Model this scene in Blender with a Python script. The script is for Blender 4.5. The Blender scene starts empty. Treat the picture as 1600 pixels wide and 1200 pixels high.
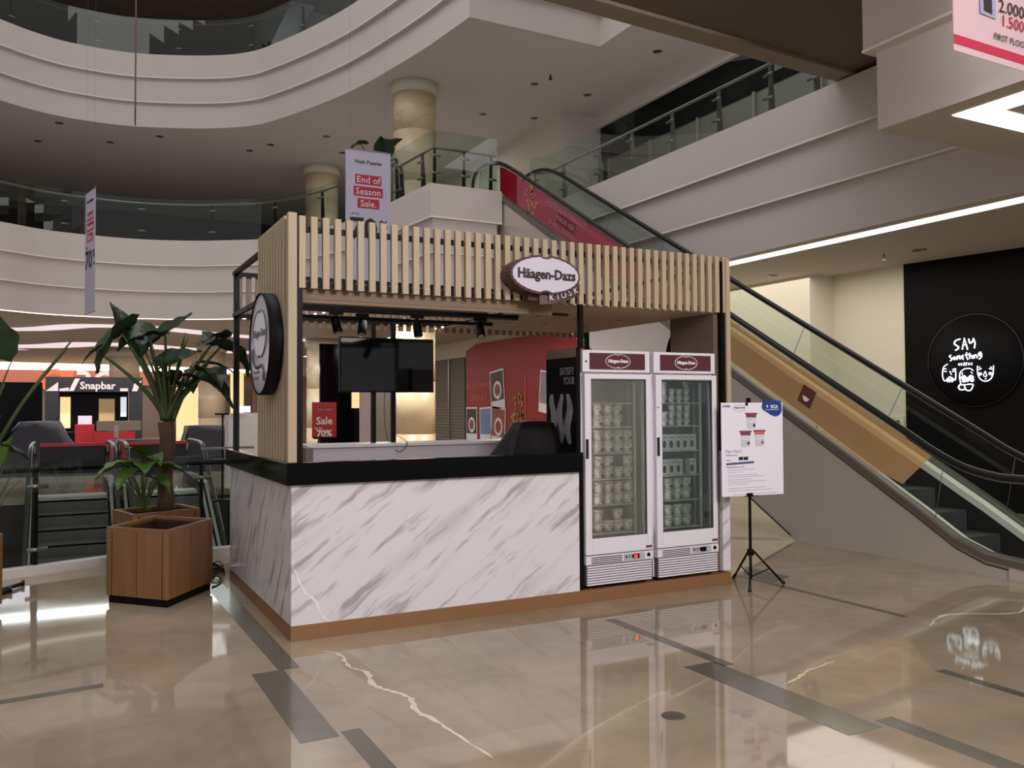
import bpy, bmesh, math, random
from mathutils import Vector, Matrix
from mathutils.geometry import tessellate_polygon
random.seed(7)
PI = math.pi
SC = bpy.context.scene
COL = SC.collection

# ------------------------------------------------------------------ camera
cam_d = bpy.data.cameras.new('camera')
cam = bpy.data.objects.new('camera', cam_d)
COL.objects.link(cam)
yaw, pitch, roll = 0.4817, 0.027, -0.006
F = Vector((math.sin(yaw), math.cos(yaw), 0)); R = Vector((math.cos(yaw), -math.sin(yaw), 0)); U = Vector((0, 0, 1))
F2 = F * math.cos(pitch) + U * math.sin(pitch)
U2 = U * math.cos(pitch) - F * math.sin(pitch)
R3 = R * math.cos(roll) + U2 * math.sin(roll)
U3 = U2 * math.cos(roll) - R * math.sin(roll)
m = Matrix((R3, U3, -F2)).transposed().to_4x4()
m.translation = Vector((-1.2985, -5.5685, 1.5))
cam.matrix_world = m
cam_d.sensor_fit = 'HORIZONTAL'
cam_d.sensor_width = 36.0
cam_d.lens = 36.0 * 1338.0 / 1600.0
cam_d.clip_start = 0.05
cam_d.clip_end = 200
SC.camera = cam

# ------------------------------------------------------------------ world, exposure
w = bpy.data.worlds.new('world'); SC.world = w; w.use_nodes = True
bg = w.node_tree.nodes['Background']
bg.inputs[0].default_value = (0.84, 0.81, 0.81, 1)
bg.inputs[1].default_value = 0.46
SC.view_settings.view_transform = 'Standard'
SC.view_settings.look = 'None'
SC.view_settings.exposure = 0.18
SC.view_settings.gamma = 1.0
SC.view_settings.use_curve_mapping = False

def area(name, loc, size, power, color=(1, .93, .85), rot=(0, 0, 0), sizey=None, spread=None):
    l = bpy.data.lights.new(name, 'AREA'); l.energy = power; l.color = color
    l.size = size
    if sizey: l.shape = 'RECTANGLE'; l.size_y = sizey
    if spread: l.spread = spread
    o = bpy.data.objects.new(name, l); o.location = loc; o.rotation_euler = rot; COL.objects.link(o)
    return o
WARM = (1, .93, .82); COOL = (1, .95, .97)
area('atrium_fill', (-2.5, 4, 17.5), 10, 760, COOL, sizey=16)  # unseen fill added above the atrium to brighten the fascias
area('fill_kiosk_front', (1.5, -7.5, 4.6), 2.0, 330, COOL, (math.radians(58), 0, math.radians(-6)))  # unseen fill added behind the camera, aimed at counter and freezers
area('fill_gallery_front', (8.0, -5.5, 3.62), 6.5, 28, WARM, sizey=8)  # broad sheet of extra fill added below the soffit
area('lamp_under_gallery_right', (8.7, 3.0, 3.6), 1.7, 90, WARM, sizey=9)
area('lamp_by_columns', (7.6, 11.5, 3.55), 1.2, 90, WARM)
area('lamp_by_column_bright', (4.9, 12.4, 3.55), .6, 80, WARM)
area('fill_behind_left', (-6.5, -6.5, 6.5), 6, 100, COOL, (math.radians(40), 0, math.radians(-50)))  # added fill without a fixture, washing in from the left
area('lamp_far_hall_violet', (-5.0, 24, 3.5), 6, 260, (.92, .8, 1), sizey=8)
area('fill_near_hall', (0.0, 18.6, 3.55), 11, 380, (.98, .95, 1), sizey=.3)  # added to lift the left soffit; thin for a narrow floor reflection
area('lamp_far_hall', (1.5, 38, 3.5), 5, 420, (1, .85, .7))
area('fill_upper_gallery', (7.6, 17.5, 8.9), 3, 40, COOL)  # added light, lifting the upper soffit by floor bounce
area('fill_upper_shops', (9.6, 4.5, 8.9), 1.2, 70, COOL, sizey=12)  # fill added to brighten the shutters and the soffit above
area('lamp_kiosk_interior', (1.1, 1.2, 2.2), .6, 5, WARM)
for fx, fp in ((2.24, 7.5), (2.917, 5.0)):
    for dx in (.045,): area('freezer_fill', (fx + dx, .065, 1.1), .025, fp, COOL, (math.radians(90), 0, math.radians(25 if dx < .3 else -25)), sizey=1.15)  # added light on the tubs, hidden behind the door frame

# ------------------------------------------------------------------ materials
def lin(c):
    r = []
    for v in c:
        v /= 255.0
        r.append(v / 12.92 if v <= 0.04045 else ((v + 0.055) / 1.055) ** 2.4)
    return (r[0], r[1], r[2], 1)
MATS = {}
def mat(name, c, rough=0.6, metal=0.0, emit=0.0, var=0.05, scale=3.0, spec=None, ec=None):
    if name in MATS: return MATS[name]
    M = bpy.data.materials.new(name); M.use_nodes = True; nt = M.node_tree
    b = nt.nodes['Principled BSDF']
    col = lin(c)
    b.inputs['Base Color'].default_value = col
    b.inputs['Roughness'].default_value = rough
    b.inputs['Metallic'].default_value = metal
    if spec is not None: b.inputs['Specular IOR Level'].default_value = spec
    if emit:
        b.inputs['Emission Color'].default_value = lin(ec or c)
        b.inputs['Emission Strength'].default_value = emit
    elif var:
        tc = nt.nodes.new('ShaderNodeTexCoord'); n = nt.nodes.new('ShaderNodeTexNoise'); n.inputs['Scale'].default_value = scale
        n.inputs['Detail'].default_value = 4
        mx = nt.nodes.new('ShaderNodeMix'); mx.data_type = 'RGBA'
        mx.inputs[6].default_value = tuple(min(1, v * (1 - var)) for v in col[:3]) + (1,)
        mx.inputs[7].default_value = tuple(min(1, v * (1 + var)) for v in col[:3]) + (1,)
        nt.links.new(tc.outputs['Object'], n.inputs['Vector']); nt.links.new(n.outputs[0], mx.inputs[0]); nt.links.new(mx.outputs[2], b.inputs['Base Color'])
    MATS[name] = M
    return M
def glassmat(name, tint=(200, 215, 208), refl=0.06, rough=0.02, alpha_mix=0.0, diff=(200, 200, 200)):
    M = bpy.data.materials.new(name); M.use_nodes = True; nt = M.node_tree; nt.nodes.clear()
    out = nt.nodes.new('ShaderNodeOutputMaterial'); tr = nt.nodes.new('ShaderNodeBsdfTransparent'); gl = nt.nodes.new('ShaderNodeBsdfGlossy')
    tr.inputs[0].default_value = lin(tint); gl.inputs['Roughness'].default_value = rough
    mx = nt.nodes.new('ShaderNodeMixShader'); fr = nt.nodes.new('ShaderNodeLayerWeight'); fr.inputs[0].default_value = .5
    pw = nt.nodes.new('ShaderNodeMath'); pw.operation = 'POWER'; pw.inputs[1].default_value = 4.0
    mul = nt.nodes.new('ShaderNodeMath'); mul.operation = 'MULTIPLY_ADD'; mul.inputs[1].default_value = .55; mul.inputs[2].default_value = refl
    nt.links.new(fr.outputs[1], pw.inputs[0]); nt.links.new(pw.outputs[0], mul.inputs[0]); nt.links.new(mul.outputs[0], mx.inputs[0])
    nt.links.new(tr.outputs[0], mx.inputs[1]); nt.links.new(gl.outputs[0], mx.inputs[2])
    last = mx
    if alpha_mix:
        d = nt.nodes.new('ShaderNodeBsdfDiffuse'); d.inputs[0].default_value = lin(diff)
        m2 = nt.nodes.new('ShaderNodeMixShader'); m2.inputs[0].default_value = alpha_mix
        nt.links.new(mx.outputs[0], m2.inputs[1]); nt.links.new(d.outputs[0], m2.inputs[2]); last = m2
    nt.links.new(last.outputs[0], out.inputs[0])
    MATS[name] = M
    return M
def marble(name, base, streak, rough, scale, rot, thin=0.06, spread=0.12, stretch=(1, 1, 1), cloud=None, big=None, dist=.6, streaky=False):
    M = bpy.data.materials.new(name); M.use_nodes = True; nt = M.node_tree; L = nt.links.new
    b = nt.nodes['Principled BSDF']; b.inputs['Roughness'].default_value = rough
    tc = nt.nodes.new('ShaderNodeTexCoord'); mp = nt.nodes.new('ShaderNodeMapping')
    mp.inputs['Scale'].default_value = stretch
    if rot:
        mr = nt.nodes.new('ShaderNodeMapping'); mr.inputs['Rotation'].default_value = Vector(rot).rotation_difference(Vector((0, 0, 1))).to_euler()
        L(tc.outputs['Object'], mr.inputs[0]); L(mr.outputs[0], mp.inputs[0])
    else: L(tc.outputs['Object'], mp.inputs[0])
    n = nt.nodes.new('ShaderNodeTexNoise'); n.inputs['Scale'].default_value = scale; n.inputs['Detail'].default_value = 5; n.inputs['Distortion'].default_value = dist; n.inputs['Detail'].default_value = 4
    L(mp.outputs[0], n.inputs['Vector'])
    r = nt.nodes.new('ShaderNodeValToRGB'); e = r.color_ramp.elements
    e[0].position = 0.5 - spread; e[0].color = (0, 0, 0, 1); e[1].position = 0.5 + spread * .6; e[1].color = (0, 0, 0, 1)
    k = r.color_ramp.elements.new(0.5); k.color = (1, 1, 1, 1)
    k2 = r.color_ramp.elements.new(0.5 - thin); k2.color = (.25, .25, .25, 1)
    k3 = r.color_ramp.elements.new(0.5 + thin * .4); k3.color = (.15, .15, .15, 1)
    L(n.outputs[0], r.inputs[0])
    n2 = nt.nodes.new('ShaderNodeTexNoise'); n2.inputs['Scale'].default_value = scale * .7; n2.inputs['Detail'].default_value = 3
    L(mp.outputs[0], n2.inputs['Vector'])
    r2 = nt.nodes.new('ShaderNodeValToRGB'); r2.color_ramp.elements[0].position = .42; r2.color_ramp.elements[1].position = .62
    L(n2.outputs[0], r2.inputs[0])
    mul = nt.nodes.new('ShaderNodeMath'); mul.operation = 'MULTIPLY'; L(r.outputs[0], mul.inputs[0]); L(r2.outputs[0], mul.inputs[1])
    n3 = nt.nodes.new('ShaderNodeTexNoise'); n3.inputs['Scale'].default_value = big or scale * .4; n3.inputs['Detail'].default_value = 3
    L(mp.outputs[0] if streaky else tc.outputs['Object'], n3.inputs['Vector'])
    mb = nt.nodes.new('ShaderNodeMix'); mb.data_type = 'RGBA'; mb.inputs[6].default_value = lin(base); mb.inputs[7].default_value = lin(cloud or base)
    rr = nt.nodes.new('ShaderNodeValToRGB'); rr.color_ramp.elements[0].position = .35; rr.color_ramp.elements[1].position = .68
    L(n3.outputs[0], rr.inputs[0]); L(rr.outputs[0], mb.inputs[0])
    mx = nt.nodes.new('ShaderNodeMix'); mx.data_type = 'RGBA'; L(mul.outputs[0], mx.inputs[0]); L(mb.outputs[2], mx.inputs[6]); mx.inputs[7].default_value = lin(streak)
    L(mx.outputs[2], b.inputs['Base Color'])
    MATS[name] = M
    return M
def wood(name, c1, c2, rough=0.5, scale=(30, 30, 2)):
    M = bpy.data.materials.new(name); M.use_nodes = True; nt = M.node_tree; L = nt.links.new
    b = nt.nodes['Principled BSDF']; b.inputs['Roughness'].default_value = rough
    tc = nt.nodes.new('ShaderNodeTexCoord'); mp = nt.nodes.new('ShaderNodeMapping'); mp.inputs['Scale'].default_value = scale
    n = nt.nodes.new('ShaderNodeTexNoise'); n.inputs['Scale'].default_value = 1; n.inputs['Detail'].default_value = 5
    mx = nt.nodes.new('ShaderNodeMix'); mx.data_type = 'RGBA'; mx.inputs[6].default_value = lin(c1); mx.inputs[7].default_value = lin(c2)
    L(tc.outputs['Object'], mp.inputs[0]); L(mp.outputs[0], n.inputs['Vector']); L(n.outputs[0], mx.inputs[0]); L(mx.outputs[2], b.inputs['Base Color'])
    MATS[name] = M
    return M

FLOOR = marble('floor_marble', (164, 149, 127), (196, 184, 162), 0.045, 0.45, (1, .55, 0.0), thin=.008, spread=.022, stretch=(1, 1, .45), cloud=(140, 125, 104), big=.9)
BAND = mat('floor_band', (84, 79, 66), .16, var=.18, scale=6)
WHITE = mat('white_plaster', (214, 205, 200), .7, var=.02, scale=.6)
CREAMW = mat('cream_plaster', (218, 212, 194), .75, var=.02, scale=.6)
CEIL = mat('ceiling_plaster', (212, 206, 200), .85, var=.02)
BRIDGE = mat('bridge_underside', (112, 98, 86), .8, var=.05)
DARKW = mat('dark_interior', (62, 58, 58), .8, var=.1)
BLACKW = mat('black_wall', (9, 9, 10), .6, var=.1, spec=.12)
BLACK = mat('black_metal', (8, 6, 6), .45, var=.05, spec=.15)
BLACKG = mat('black_gloss', (5, 5, 6), .12, var=.05, spec=.15)
RUBBER = mat('black_rubber', (11, 10, 11), .4, var=.05)
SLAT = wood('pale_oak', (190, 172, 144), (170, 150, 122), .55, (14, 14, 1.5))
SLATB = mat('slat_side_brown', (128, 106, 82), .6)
BROWNP = wood('walnut_panel', (116, 98, 84), (98, 82, 70), .45, (4, 4, 20))
COPPER = mat('copper_plinth', (148, 108, 72), .42, metal=.3, var=.06)
TANI0 = None
STEEL = mat('brushed_steel', (150, 146, 142), .3, metal=.9, var=.06)
CHROME = mat('chrome', (200, 200, 200), .12, metal=1.0, var=0)
CLAD = mat('escalator_cladding', (202, 194, 184), .28, metal=.45, var=.06, scale=1.5)
DECK = mat('escalator_deck', (120, 112, 106), .35, metal=.6, var=.05)
DECKL = mat('escalator_inner_deck', (236, 232, 222), .35, metal=.0, var=.03)
STEP = mat('escalator_step', (92, 92, 92), .45, metal=.3, var=.1, scale=20)
FRW = mat('fridge_white', (226, 222, 228), .35, var=.01)
FRI = mat('fridge_inside', (168, 166, 160), .5, var=.03)
FRD = mat('fridge_inside_dark', (112, 116, 116), .5, var=.03)
WIRE = mat('shelf_wire', (196, 196, 190), .4, var=0)
BURG = mat('burgundy_panel', (88, 38, 46), .35, var=.04)
MAROON = mat('maroon_sign', (74, 38, 40), .45, var=.05)
SIGNW = mat('sign_white', (206, 200, 212), .5, var=.01)
INKD = mat('dark_ink', (44, 26, 30), .6, var=0)
INKW = mat('white_ink', (228, 222, 222), .6, var=0)
INKG = mat('grey_ink', (120, 118, 126), .6, var=0)
TUBW = mat('tub_paper', (226, 222, 214), .55, var=.03, scale=30)
TUBL = mat('tub_lid', (196, 190, 182), .5, var=.03)
TUBD = mat('tub_emblem', (70, 58, 56), .5, var=0)
PAPER = mat('paper_white', (236, 233, 242), .5, var=.01)
BLUE = mat('blue_shield', (34, 62, 140), .4, var=.03)
REDW = mat('red_hoarding', (148, 24, 30), .45, var=.05)
CRIM = mat('crimson_print', (176, 34, 62), .6, var=.03)
REDP = mat('red_poster', (178, 32, 38), .45, var=.03)
BANW = mat('banner_fabric', (190, 184, 204), .8, var=.02)
GOLD = mat('gold_print', (190, 150, 84), .5, var=.1)
SHUT = mat('shutter_grey', (104, 100, 92), .5, metal=.2, var=.04)
CREAM = marble('cream_stone', (222, 204, 168), (196, 176, 138), .3, 1.2, None, thin=.03, spread=.08, cloud=(212, 190, 154))
GRASS = None
LEAF = mat('dark_leaf', (30, 52, 28), .35, var=.35, scale=8)
LEAF2 = mat('fresh_leaf', (72, 100, 42), .4, var=.25, scale=8)
STALK = mat('leaf_stalk', (58, 76, 34), .45, var=.2, scale=6)
TRUNK = wood('plant_trunk', (98, 76, 58), (60, 44, 34), .8, (16, 16, 30))
PLANT = wood('planter_wood', (150, 108, 68), (100, 68, 42), .45, (12, 12, 2))
PLANTD = mat('planter_gap', (44, 24, 16), .8)
SOIL = mat('soil', (44, 32, 26), .95, var=.3, scale=20)
CLOTH = mat('charcoal_cloth', (50, 50, 57), .9, var=.08, scale=4)
SCREEN = mat('tv_screen', (8, 8, 9), .06, var=0)
COVE = mat('cove_light', (255, 250, 240), .5, emit=3.6)
COVEP = mat('cove_light_pink', (255, 238, 240), .5, emit=3.0)
COVED = mat('cove_light_dim', (225, 215, 220), .5, emit=.8)
COVEV = mat('cove_light_violet', (225, 180, 230), .5, emit=.55)
NEON = mat('white_neon', (240, 240, 255), .5, emit=2.4)
REDLED = mat('red_led', (255, 40, 50), .5, emit=2.0)
LITC = mat('lit_cream_window', (255, 222, 160), .5, emit=.75)
LITB = mat('lit_blue_fridge', (60, 110, 190), .5, emit=.35)
LITW = mat('lit_white_panel', (225, 230, 245), .5, emit=.7)
LITM = mat('lit_magenta_screen', (190, 110, 180), .5, emit=.5)
ORANGE = mat('orange_sign', (226, 84, 36), .5, emit=.35)
SIGNG = mat('grey_letters', (190, 178, 174), .5, emit=.12)
GLASS = glassmat('balustrade_glass', (236, 244, 240), .035)
EGLASS = glassmat('escalator_glass', (222, 234, 228), .045)
FGLASS = glassmat('freezer_glass', (228, 230, 226), .05, alpha_mix=.10, diff=(170, 168, 160))
FGLASS2 = glassmat('freezer_glass_clear', (214, 222, 218), .07, alpha_mix=.02, diff=(150, 160, 160))
FILM = glassmat('brown_film', (240, 212, 166), .04, .1, alpha_mix=.50, diff=(232, 186, 132))
FILMP = glassmat('pink_film', (200, 120, 140), .05, .1, alpha_mix=.75, diff=(178, 88, 106))
FILMR = glassmat('red_film', (190, 40, 60), .05, .1, alpha_mix=.8, diff=(140, 26, 40))

def mottle(M, base_col_amount=.16, tiles=True):
    nt = M.node_tree; L = nt.links.new; b = nt.nodes['Principled BSDF']; src = b.inputs['Base Color'].links[0].from_socket
    tc = nt.nodes.new('ShaderNodeTexCoord')
    n = nt.nodes.new('ShaderNodeTexNoise'); n.inputs['Scale'].default_value = 3.4; n.inputs['Detail'].default_value = 9; n.inputs['Roughness'].default_value = .62; n.inputs['Distortion'].default_value = .8
    L(tc.outputs['Object'], n.inputs['Vector'])
    mr = nt.nodes.new('ShaderNodeMapRange'); mr.inputs[1].default_value = .3; mr.inputs[2].default_value = .7; mr.inputs[3].default_value = 1 - base_col_amount; mr.inputs[4].default_value = 1 + base_col_amount
    L(n.outputs[0], mr.inputs[0])
    mx = nt.nodes.new('ShaderNodeMix'); mx.data_type = 'RGBA'; mx.blend_type = 'MULTIPLY'; mx.inputs[0].default_value = 1
    L(src, mx.inputs[6]); L(mr.outputs[0], mx.inputs[7]); out = mx.outputs[2]
    bt = nt.nodes.new('ShaderNodeTexBrick'); bt.inputs['Color1'].default_value = (1, 1, 1, 1); bt.inputs['Color2'].default_value = (.86, .86, .87, 1); bt.inputs['Mortar'].default_value = (.82, .81, .8, 1)
    bt.inputs['Scale'].default_value = 1; bt.inputs['Mortar Size'].default_value = .0015; bt.inputs['Brick Width'].default_value = 1.2; bt.inputs['Row Height'].default_value = .92
    L(tc.outputs['Object'], bt.inputs['Vector'])
    m2 = nt.nodes.new('ShaderNodeMix'); m2.data_type = 'RGBA'; m2.blend_type = 'MULTIPLY'; m2.inputs[0].default_value = .8
    L(out, m2.inputs[6]); L(bt.outputs[0], m2.inputs[7]); L(m2.outputs[2], b.inputs['Base Color'])
mottle(FLOOR, .10)
def streak_marble(name, base, streak, dirv, rough):
    M = bpy.data.materials.new(name); M.use_nodes = True; nt = M.node_tree; L = nt.links.new
    b = nt.nodes['Principled BSDF']; b.inputs['Roughness'].default_value = rough
    tc = nt.nodes.new('ShaderNodeTexCoord'); wn = nt.nodes.new('ShaderNodeTexNoise'); wn.inputs['Scale'].default_value = 5; L(tc.outputs['Object'], wn.inputs['Vector'])
    wv = nt.nodes.new('ShaderNodeVectorMath'); wv.operation = 'MULTIPLY_ADD'; wv.inputs[1].default_value = (.045, .045, .045); L(wn.outputs[1], wv.inputs[0]); L(tc.outputs['Object'], wv.inputs[2])
    mr = nt.nodes.new('ShaderNodeMapping'); mr.inputs['Rotation'].default_value = Vector(dirv).rotation_difference(Vector((0, 0, 1))).to_euler(); L(wv.outputs[0], mr.inputs[0])
    cur = None
    for sc_, st, lo, hi, amt in ((11, .11, .56, .66, .60), (24, .09, .57, .68, .42), (5, .16, .52, .76, .28)):
        mp = nt.nodes.new('ShaderNodeMapping'); mp.inputs['Scale'].default_value = (1, 1, st); mp.inputs['Location'].default_value = (sc_, 0, 0); L(mr.outputs[0], mp.inputs[0])
        n = nt.nodes.new('ShaderNodeTexNoise'); n.inputs['Scale'].default_value = sc_; n.inputs['Detail'].default_value = 4; n.inputs['Roughness'].default_value = .5; L(mp.outputs[0], n.inputs['Vector'])
        q = nt.nodes.new('ShaderNodeMapRange'); q.inputs[1].default_value = lo; q.inputs[2].default_value = hi; q.inputs[3].default_value = 0; q.inputs[4].default_value = amt; q.clamp = True; L(n.outputs[0], q.inputs[0])
        if cur is None: cur = q.outputs[0]
        else:
            a = nt.nodes.new('ShaderNodeMath'); a.operation = 'MAXIMUM'; L(cur, a.inputs[0]); L(q.outputs[0], a.inputs[1]); cur = a.outputs[0]
    mx = nt.nodes.new('ShaderNodeMix'); mx.data_type = 'RGBA'; L(cur, mx.inputs[0]); mx.inputs[6].default_value = lin(base); mx.inputs[7].default_value = lin(streak); L(mx.outputs[2], b.inputs['Base Color'])
    MATS[name] = M; return M
MARB = streak_marble('streaked_white_marble', (222, 217, 219), (118, 114, 112), (.80, 0, .60), .15)
MARBS = streak_marble('streaked_white_marble_side', (222, 217, 219), (118, 114, 112), (0, -.58, .81), .15)

# ------------------------------------------------------------------ mesh helpers
class MB:
    def __init__(s): s.bm = bmesh.new(); s.mi = 0; s.mats = []
    def m(s, material):
        if material not in s.mats: s.mats.append(material)
        s.mi = s.mats.index(material); return s
    def face(s, pts):
        vs = [s.bm.verts.new(p) for p in pts]
        f = s.bm.faces.new(vs); f.material_index = s.mi; return f
    def box(s, x0, x1, y0, y1, z0, z1, M=None):
        P = [(x0, y0, z0), (x1, y0, z0), (x1, y1, z0), (x0, y1, z0), (x0, y0, z1), (x1, y0, z1), (x1, y1, z1), (x0, y1, z1)]
        if M: P = [M @ Vector(p) for p in P]
        v = [s.bm.verts.new(p) for p in P]
        for q in ((0, 3, 2, 1), (4, 5, 6, 7), (0, 1, 5, 4), (1, 2, 6, 5), (2, 3, 7, 6), (3, 0, 4, 7)):
            f = s.bm.faces.new([v[i] for i in q]); f.material_index = s.mi
        return s
    def bar(s, a, b, wx, wy=None, up=(0, 0, 1)):
        a, b = Vector(a), Vector(b); d = (b - a); L = d.length; d.normalize()
        wy = wy or wx; u = Vector(up)
        if abs(d.dot(u)) > .98: u = Vector((0, 1, 0))
        x = d.cross(u).normalized(); y = x.cross(d).normalized()
        M = Matrix((x, d, y)).transposed().to_4x4(); M.translation = a
        return s.box(-wx / 2, wx / 2, 0, L, -wy / 2, wy / 2, M)
    def prism(s, pts, vec):
        """pts: planar polygon (3d), extruded along vec"""
        a = [s.bm.verts.new(p) for p in pts]; b = [s.bm.verts.new(Vector(p) + Vector(vec)) for p in pts]
        n = len(pts)
        f = s.bm.faces.new(a); f.material_index = s.mi
        f = s.bm.faces.new(list(reversed(b))); f.material_index = s.mi
        for i in range(n):
            f = s.bm.faces.new([a[i], b[i], b[(i + 1) % n], a[(i + 1) % n]]); f.material_index = s.mi
        return s
    def tube(s, path, r, n=8, caps=True, smooth=True):
        path = [Vector(p) for p in path]; rings = []
        rs = r if isinstance(r, (list, tuple)) else [r] * len(path)
        prev = None
        for i, p in enumerate(path):
            d = (path[min(i + 1, len(path) - 1)] - path[max(i - 1, 0)]).normalized()
            if prev is None:
                u = Vector((0, 0, 1)) if abs(d.z) < .9 else Vector((1, 0, 0))
                x = d.cross(u).normalized()
            else:
                x = (prev - d * prev.dot(d)).normalized()
            prev = x; y = d.cross(x)
            rings.append([s.bm.verts.new(p + (x * math.cos(2 * PI * k / n) + y * math.sin(2 * PI * k / n)) * rs[i]) for k in range(n)])
        for i in range(len(rings) - 1):
            for k in range(n):
                f = s.bm.faces.new([rings[i][k], rings[i + 1][k], rings[i + 1][(k + 1) % n], rings[i][(k + 1) % n]])
                f.material_index = s.mi; f.smooth = smooth
        if caps:
            f = s.bm.faces.new(rings[0]); f.material_index = s.mi
            f = s.bm.faces.new(list(reversed(rings[-1]))); f.material_index = s.mi
        return s
    def lathe(s, prof, n=24, M=None, smooth=True, caps=True):
        M = M or Matrix(); rings = []
        for (r, z) in prof:
            rings.append([s.bm.verts.new(M @ Vector((r * math.cos(2 * PI * k / n), r * math.sin(2 * PI * k / n), z))) for k in range(n)])
        for i in range(len(rings) - 1):
            for k in range(n):
                f = s.bm.faces.new([rings[i][k], rings[i][(k + 1) % n], rings[i + 1][(k + 1) % n], rings[i + 1][k]])
                f.material_index = s.mi; f.smooth = smooth
        if caps:
            f = s.bm.faces.new(list(reversed(rings[0]))); f.material_index = s.mi
            f = s.bm.faces.new(rings[-1]); f.material_index = s.mi
        return s
    def grid(s, rows, smooth=True):
        v = [[s.bm.verts.new(p) for p in r] for r in rows]
        for i in range(len(v) - 1):
            for j in range(len(v[0]) - 1):
                f = s.bm.faces.new([v[i][j], v[i + 1][j], v[i + 1][j + 1], v[i][j + 1]]); f.material_index = s.mi; f.smooth = smooth
        return s
    def add_mesh(s, me, M):
        base = len(s.bm.verts); vs = [s.bm.verts.new(M @ v.co) for v in me.vertices]
        for p in me.polygons:
            try:
                f = s.bm.faces.new([vs[i] for i in p.vertices]); f.material_index = s.mi
            except ValueError: pass
        return s
    def build(s, name, material=None, parent=None, bevel=0, fix=True):
        if fix: bmesh.ops.recalc_face_normals(s.bm, faces=s.bm.faces)
        me = bpy.data.meshes.new(name)
        vs = [v.co for v in s.bm.verts]
        if vs:
            lo = Vector((min(v.x for v in vs), min(v.y for v in vs), min(v.z for v in vs))); hi = Vector((max(v.x for v in vs), max(v.y for v in vs), max(v.z for v in vs)))
            o0 = Vector(((lo.x + hi.x) / 2, (lo.y + hi.y) / 2, lo.z))
        else: o0 = Vector()
        bmesh.ops.translate(s.bm, verts=s.bm.verts, vec=-o0)
        s.bm.to_mesh(me); s.bm.free()
        if material is not None: me.materials.append(material)
        else:
            for q in s.mats: me.materials.append(q)
        o = bpy.data.objects.new(name, me); COL.objects.link(o)
        wl = o0.copy()
        if parent:
            o.parent = parent
            p = parent; acc = Vector()
            while p: acc += p.location; p = p.parent
            wl -= acc
        o.location = wl
        if bevel:
            b = o.modifiers.new('bevel', 'BEVEL'); b.width = bevel; b.segments = 2; b.limit_method = 'ANGLE'
        return o
def tag(o, label, cat, group=None, kind=None):
    o['label'] = label; o['category'] = cat
    if group: o['group'] = group
    if kind: o['kind'] = kind
    return o
def thing(name, label, cat, loc=(0, 0, 0), group=None):
    o = bpy.data.objects.new(name, None); o.empty_display_size = .1; COL.objects.link(o); o.location = loc
    return tag(o, label, cat, group)
def struct(mb, name, material=None, bevel=0):
    o = mb.build(name, material, bevel=bevel); o['kind'] = 'structure'; return o
def frame(o, x, up=(0, 0, 1)):
    x = Vector(x).normalized(); up = Vector(up).normalized(); z = x.cross(up).normalized(); up = z.cross(x)
    M = Matrix((x, up, z)).transposed().to_4x4(); M.translation = Vector(o); return M
FRONT = (1, 0, 0)      # text facing -y
LEFT = (0, -1, 0)      # text facing -x
TC = {}
def text_mesh(s, size, bold=0.0, ext=0.002, align='CENTER', sx=1.0, shear=0, space=1.0):
    k = (s, size, bold, ext, align, sx, shear, space)
    if k in TC: return TC[k]
    c = bpy.data.curves.new('t', 'FONT'); c.body = s; c.size = size; c.offset = bold; c.extrude = ext; c.align_x = align; c.align_y = 'CENTER'
    c.resolution_u = 2; c.shear = shear; c.space_character = space
    o = bpy.data.objects.new('t', c); COL.objects.link(o)
    dg = bpy.context.evaluated_depsgraph_get()
    me = bpy.data.meshes.new_from_object(o.evaluated_get(dg))
    COL.objects.unlink(o); bpy.data.objects.remove(o)
    for v in me.vertices: v.co.x *= sx
    TC[k] = me
    return me
def put_text(mb, s, size, M, dx=0, dy=0, dz=0.002, **k):
    me = text_mesh(s, size, **k); mb.add_mesh(me, M @ Matrix.Translation((dx, dy, dz))); return mb
def catmull(pts, n=6):
    out = []
    P = [Vector(p) for p in pts]
    for i in range(len(P) - 1):
        a = P[max(i - 1, 0)]; b = P[i]; c = P[i + 1]; d = P[min(i + 2, len(P) - 1)]
        for k in range(n):
            t = k / n
            out.append(.5 * ((2 * b) + (c - a) * t + (2 * a - 5 * b + 4 * c - d) * t * t + (3 * b - a - 3 * c + d) * t ** 3))
    out.append(P[-1]); return out
def offset_path(path, o):
    """offset to the left of travel, mitred"""
    P = [Vector((p[0], p[1])) for p in path]; out = []
    for i, p in enumerate(P):
        def nrm(a, b):
            d = (b - a).normalized(); return Vector((-d.y, d.x))
        n1 = nrm(P[i - 1], p) if i > 0 else nrm(p, P[i + 1])
        n2 = nrm(p, P[i + 1]) if i < len(P) - 1 else n1
        b = (n1 + n2); b = b.normalized() if b.length > 1e-6 else n1
        out.append(p + b * (o / max(.3, b.dot(n1))))
    return out
LIT_LEDGE = mat('fascia_lit_ledge', (252, 248, 244), .45, var=0)  # whiter than the fascia: light caught on the ledges put into colour
def round_band(z, z0, z1, n):
    h = (z1 - z0) / n; k = round((z - z0 - .02) / h); return z0 + k * h + .0155 if 0 < k < n else 99
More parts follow.
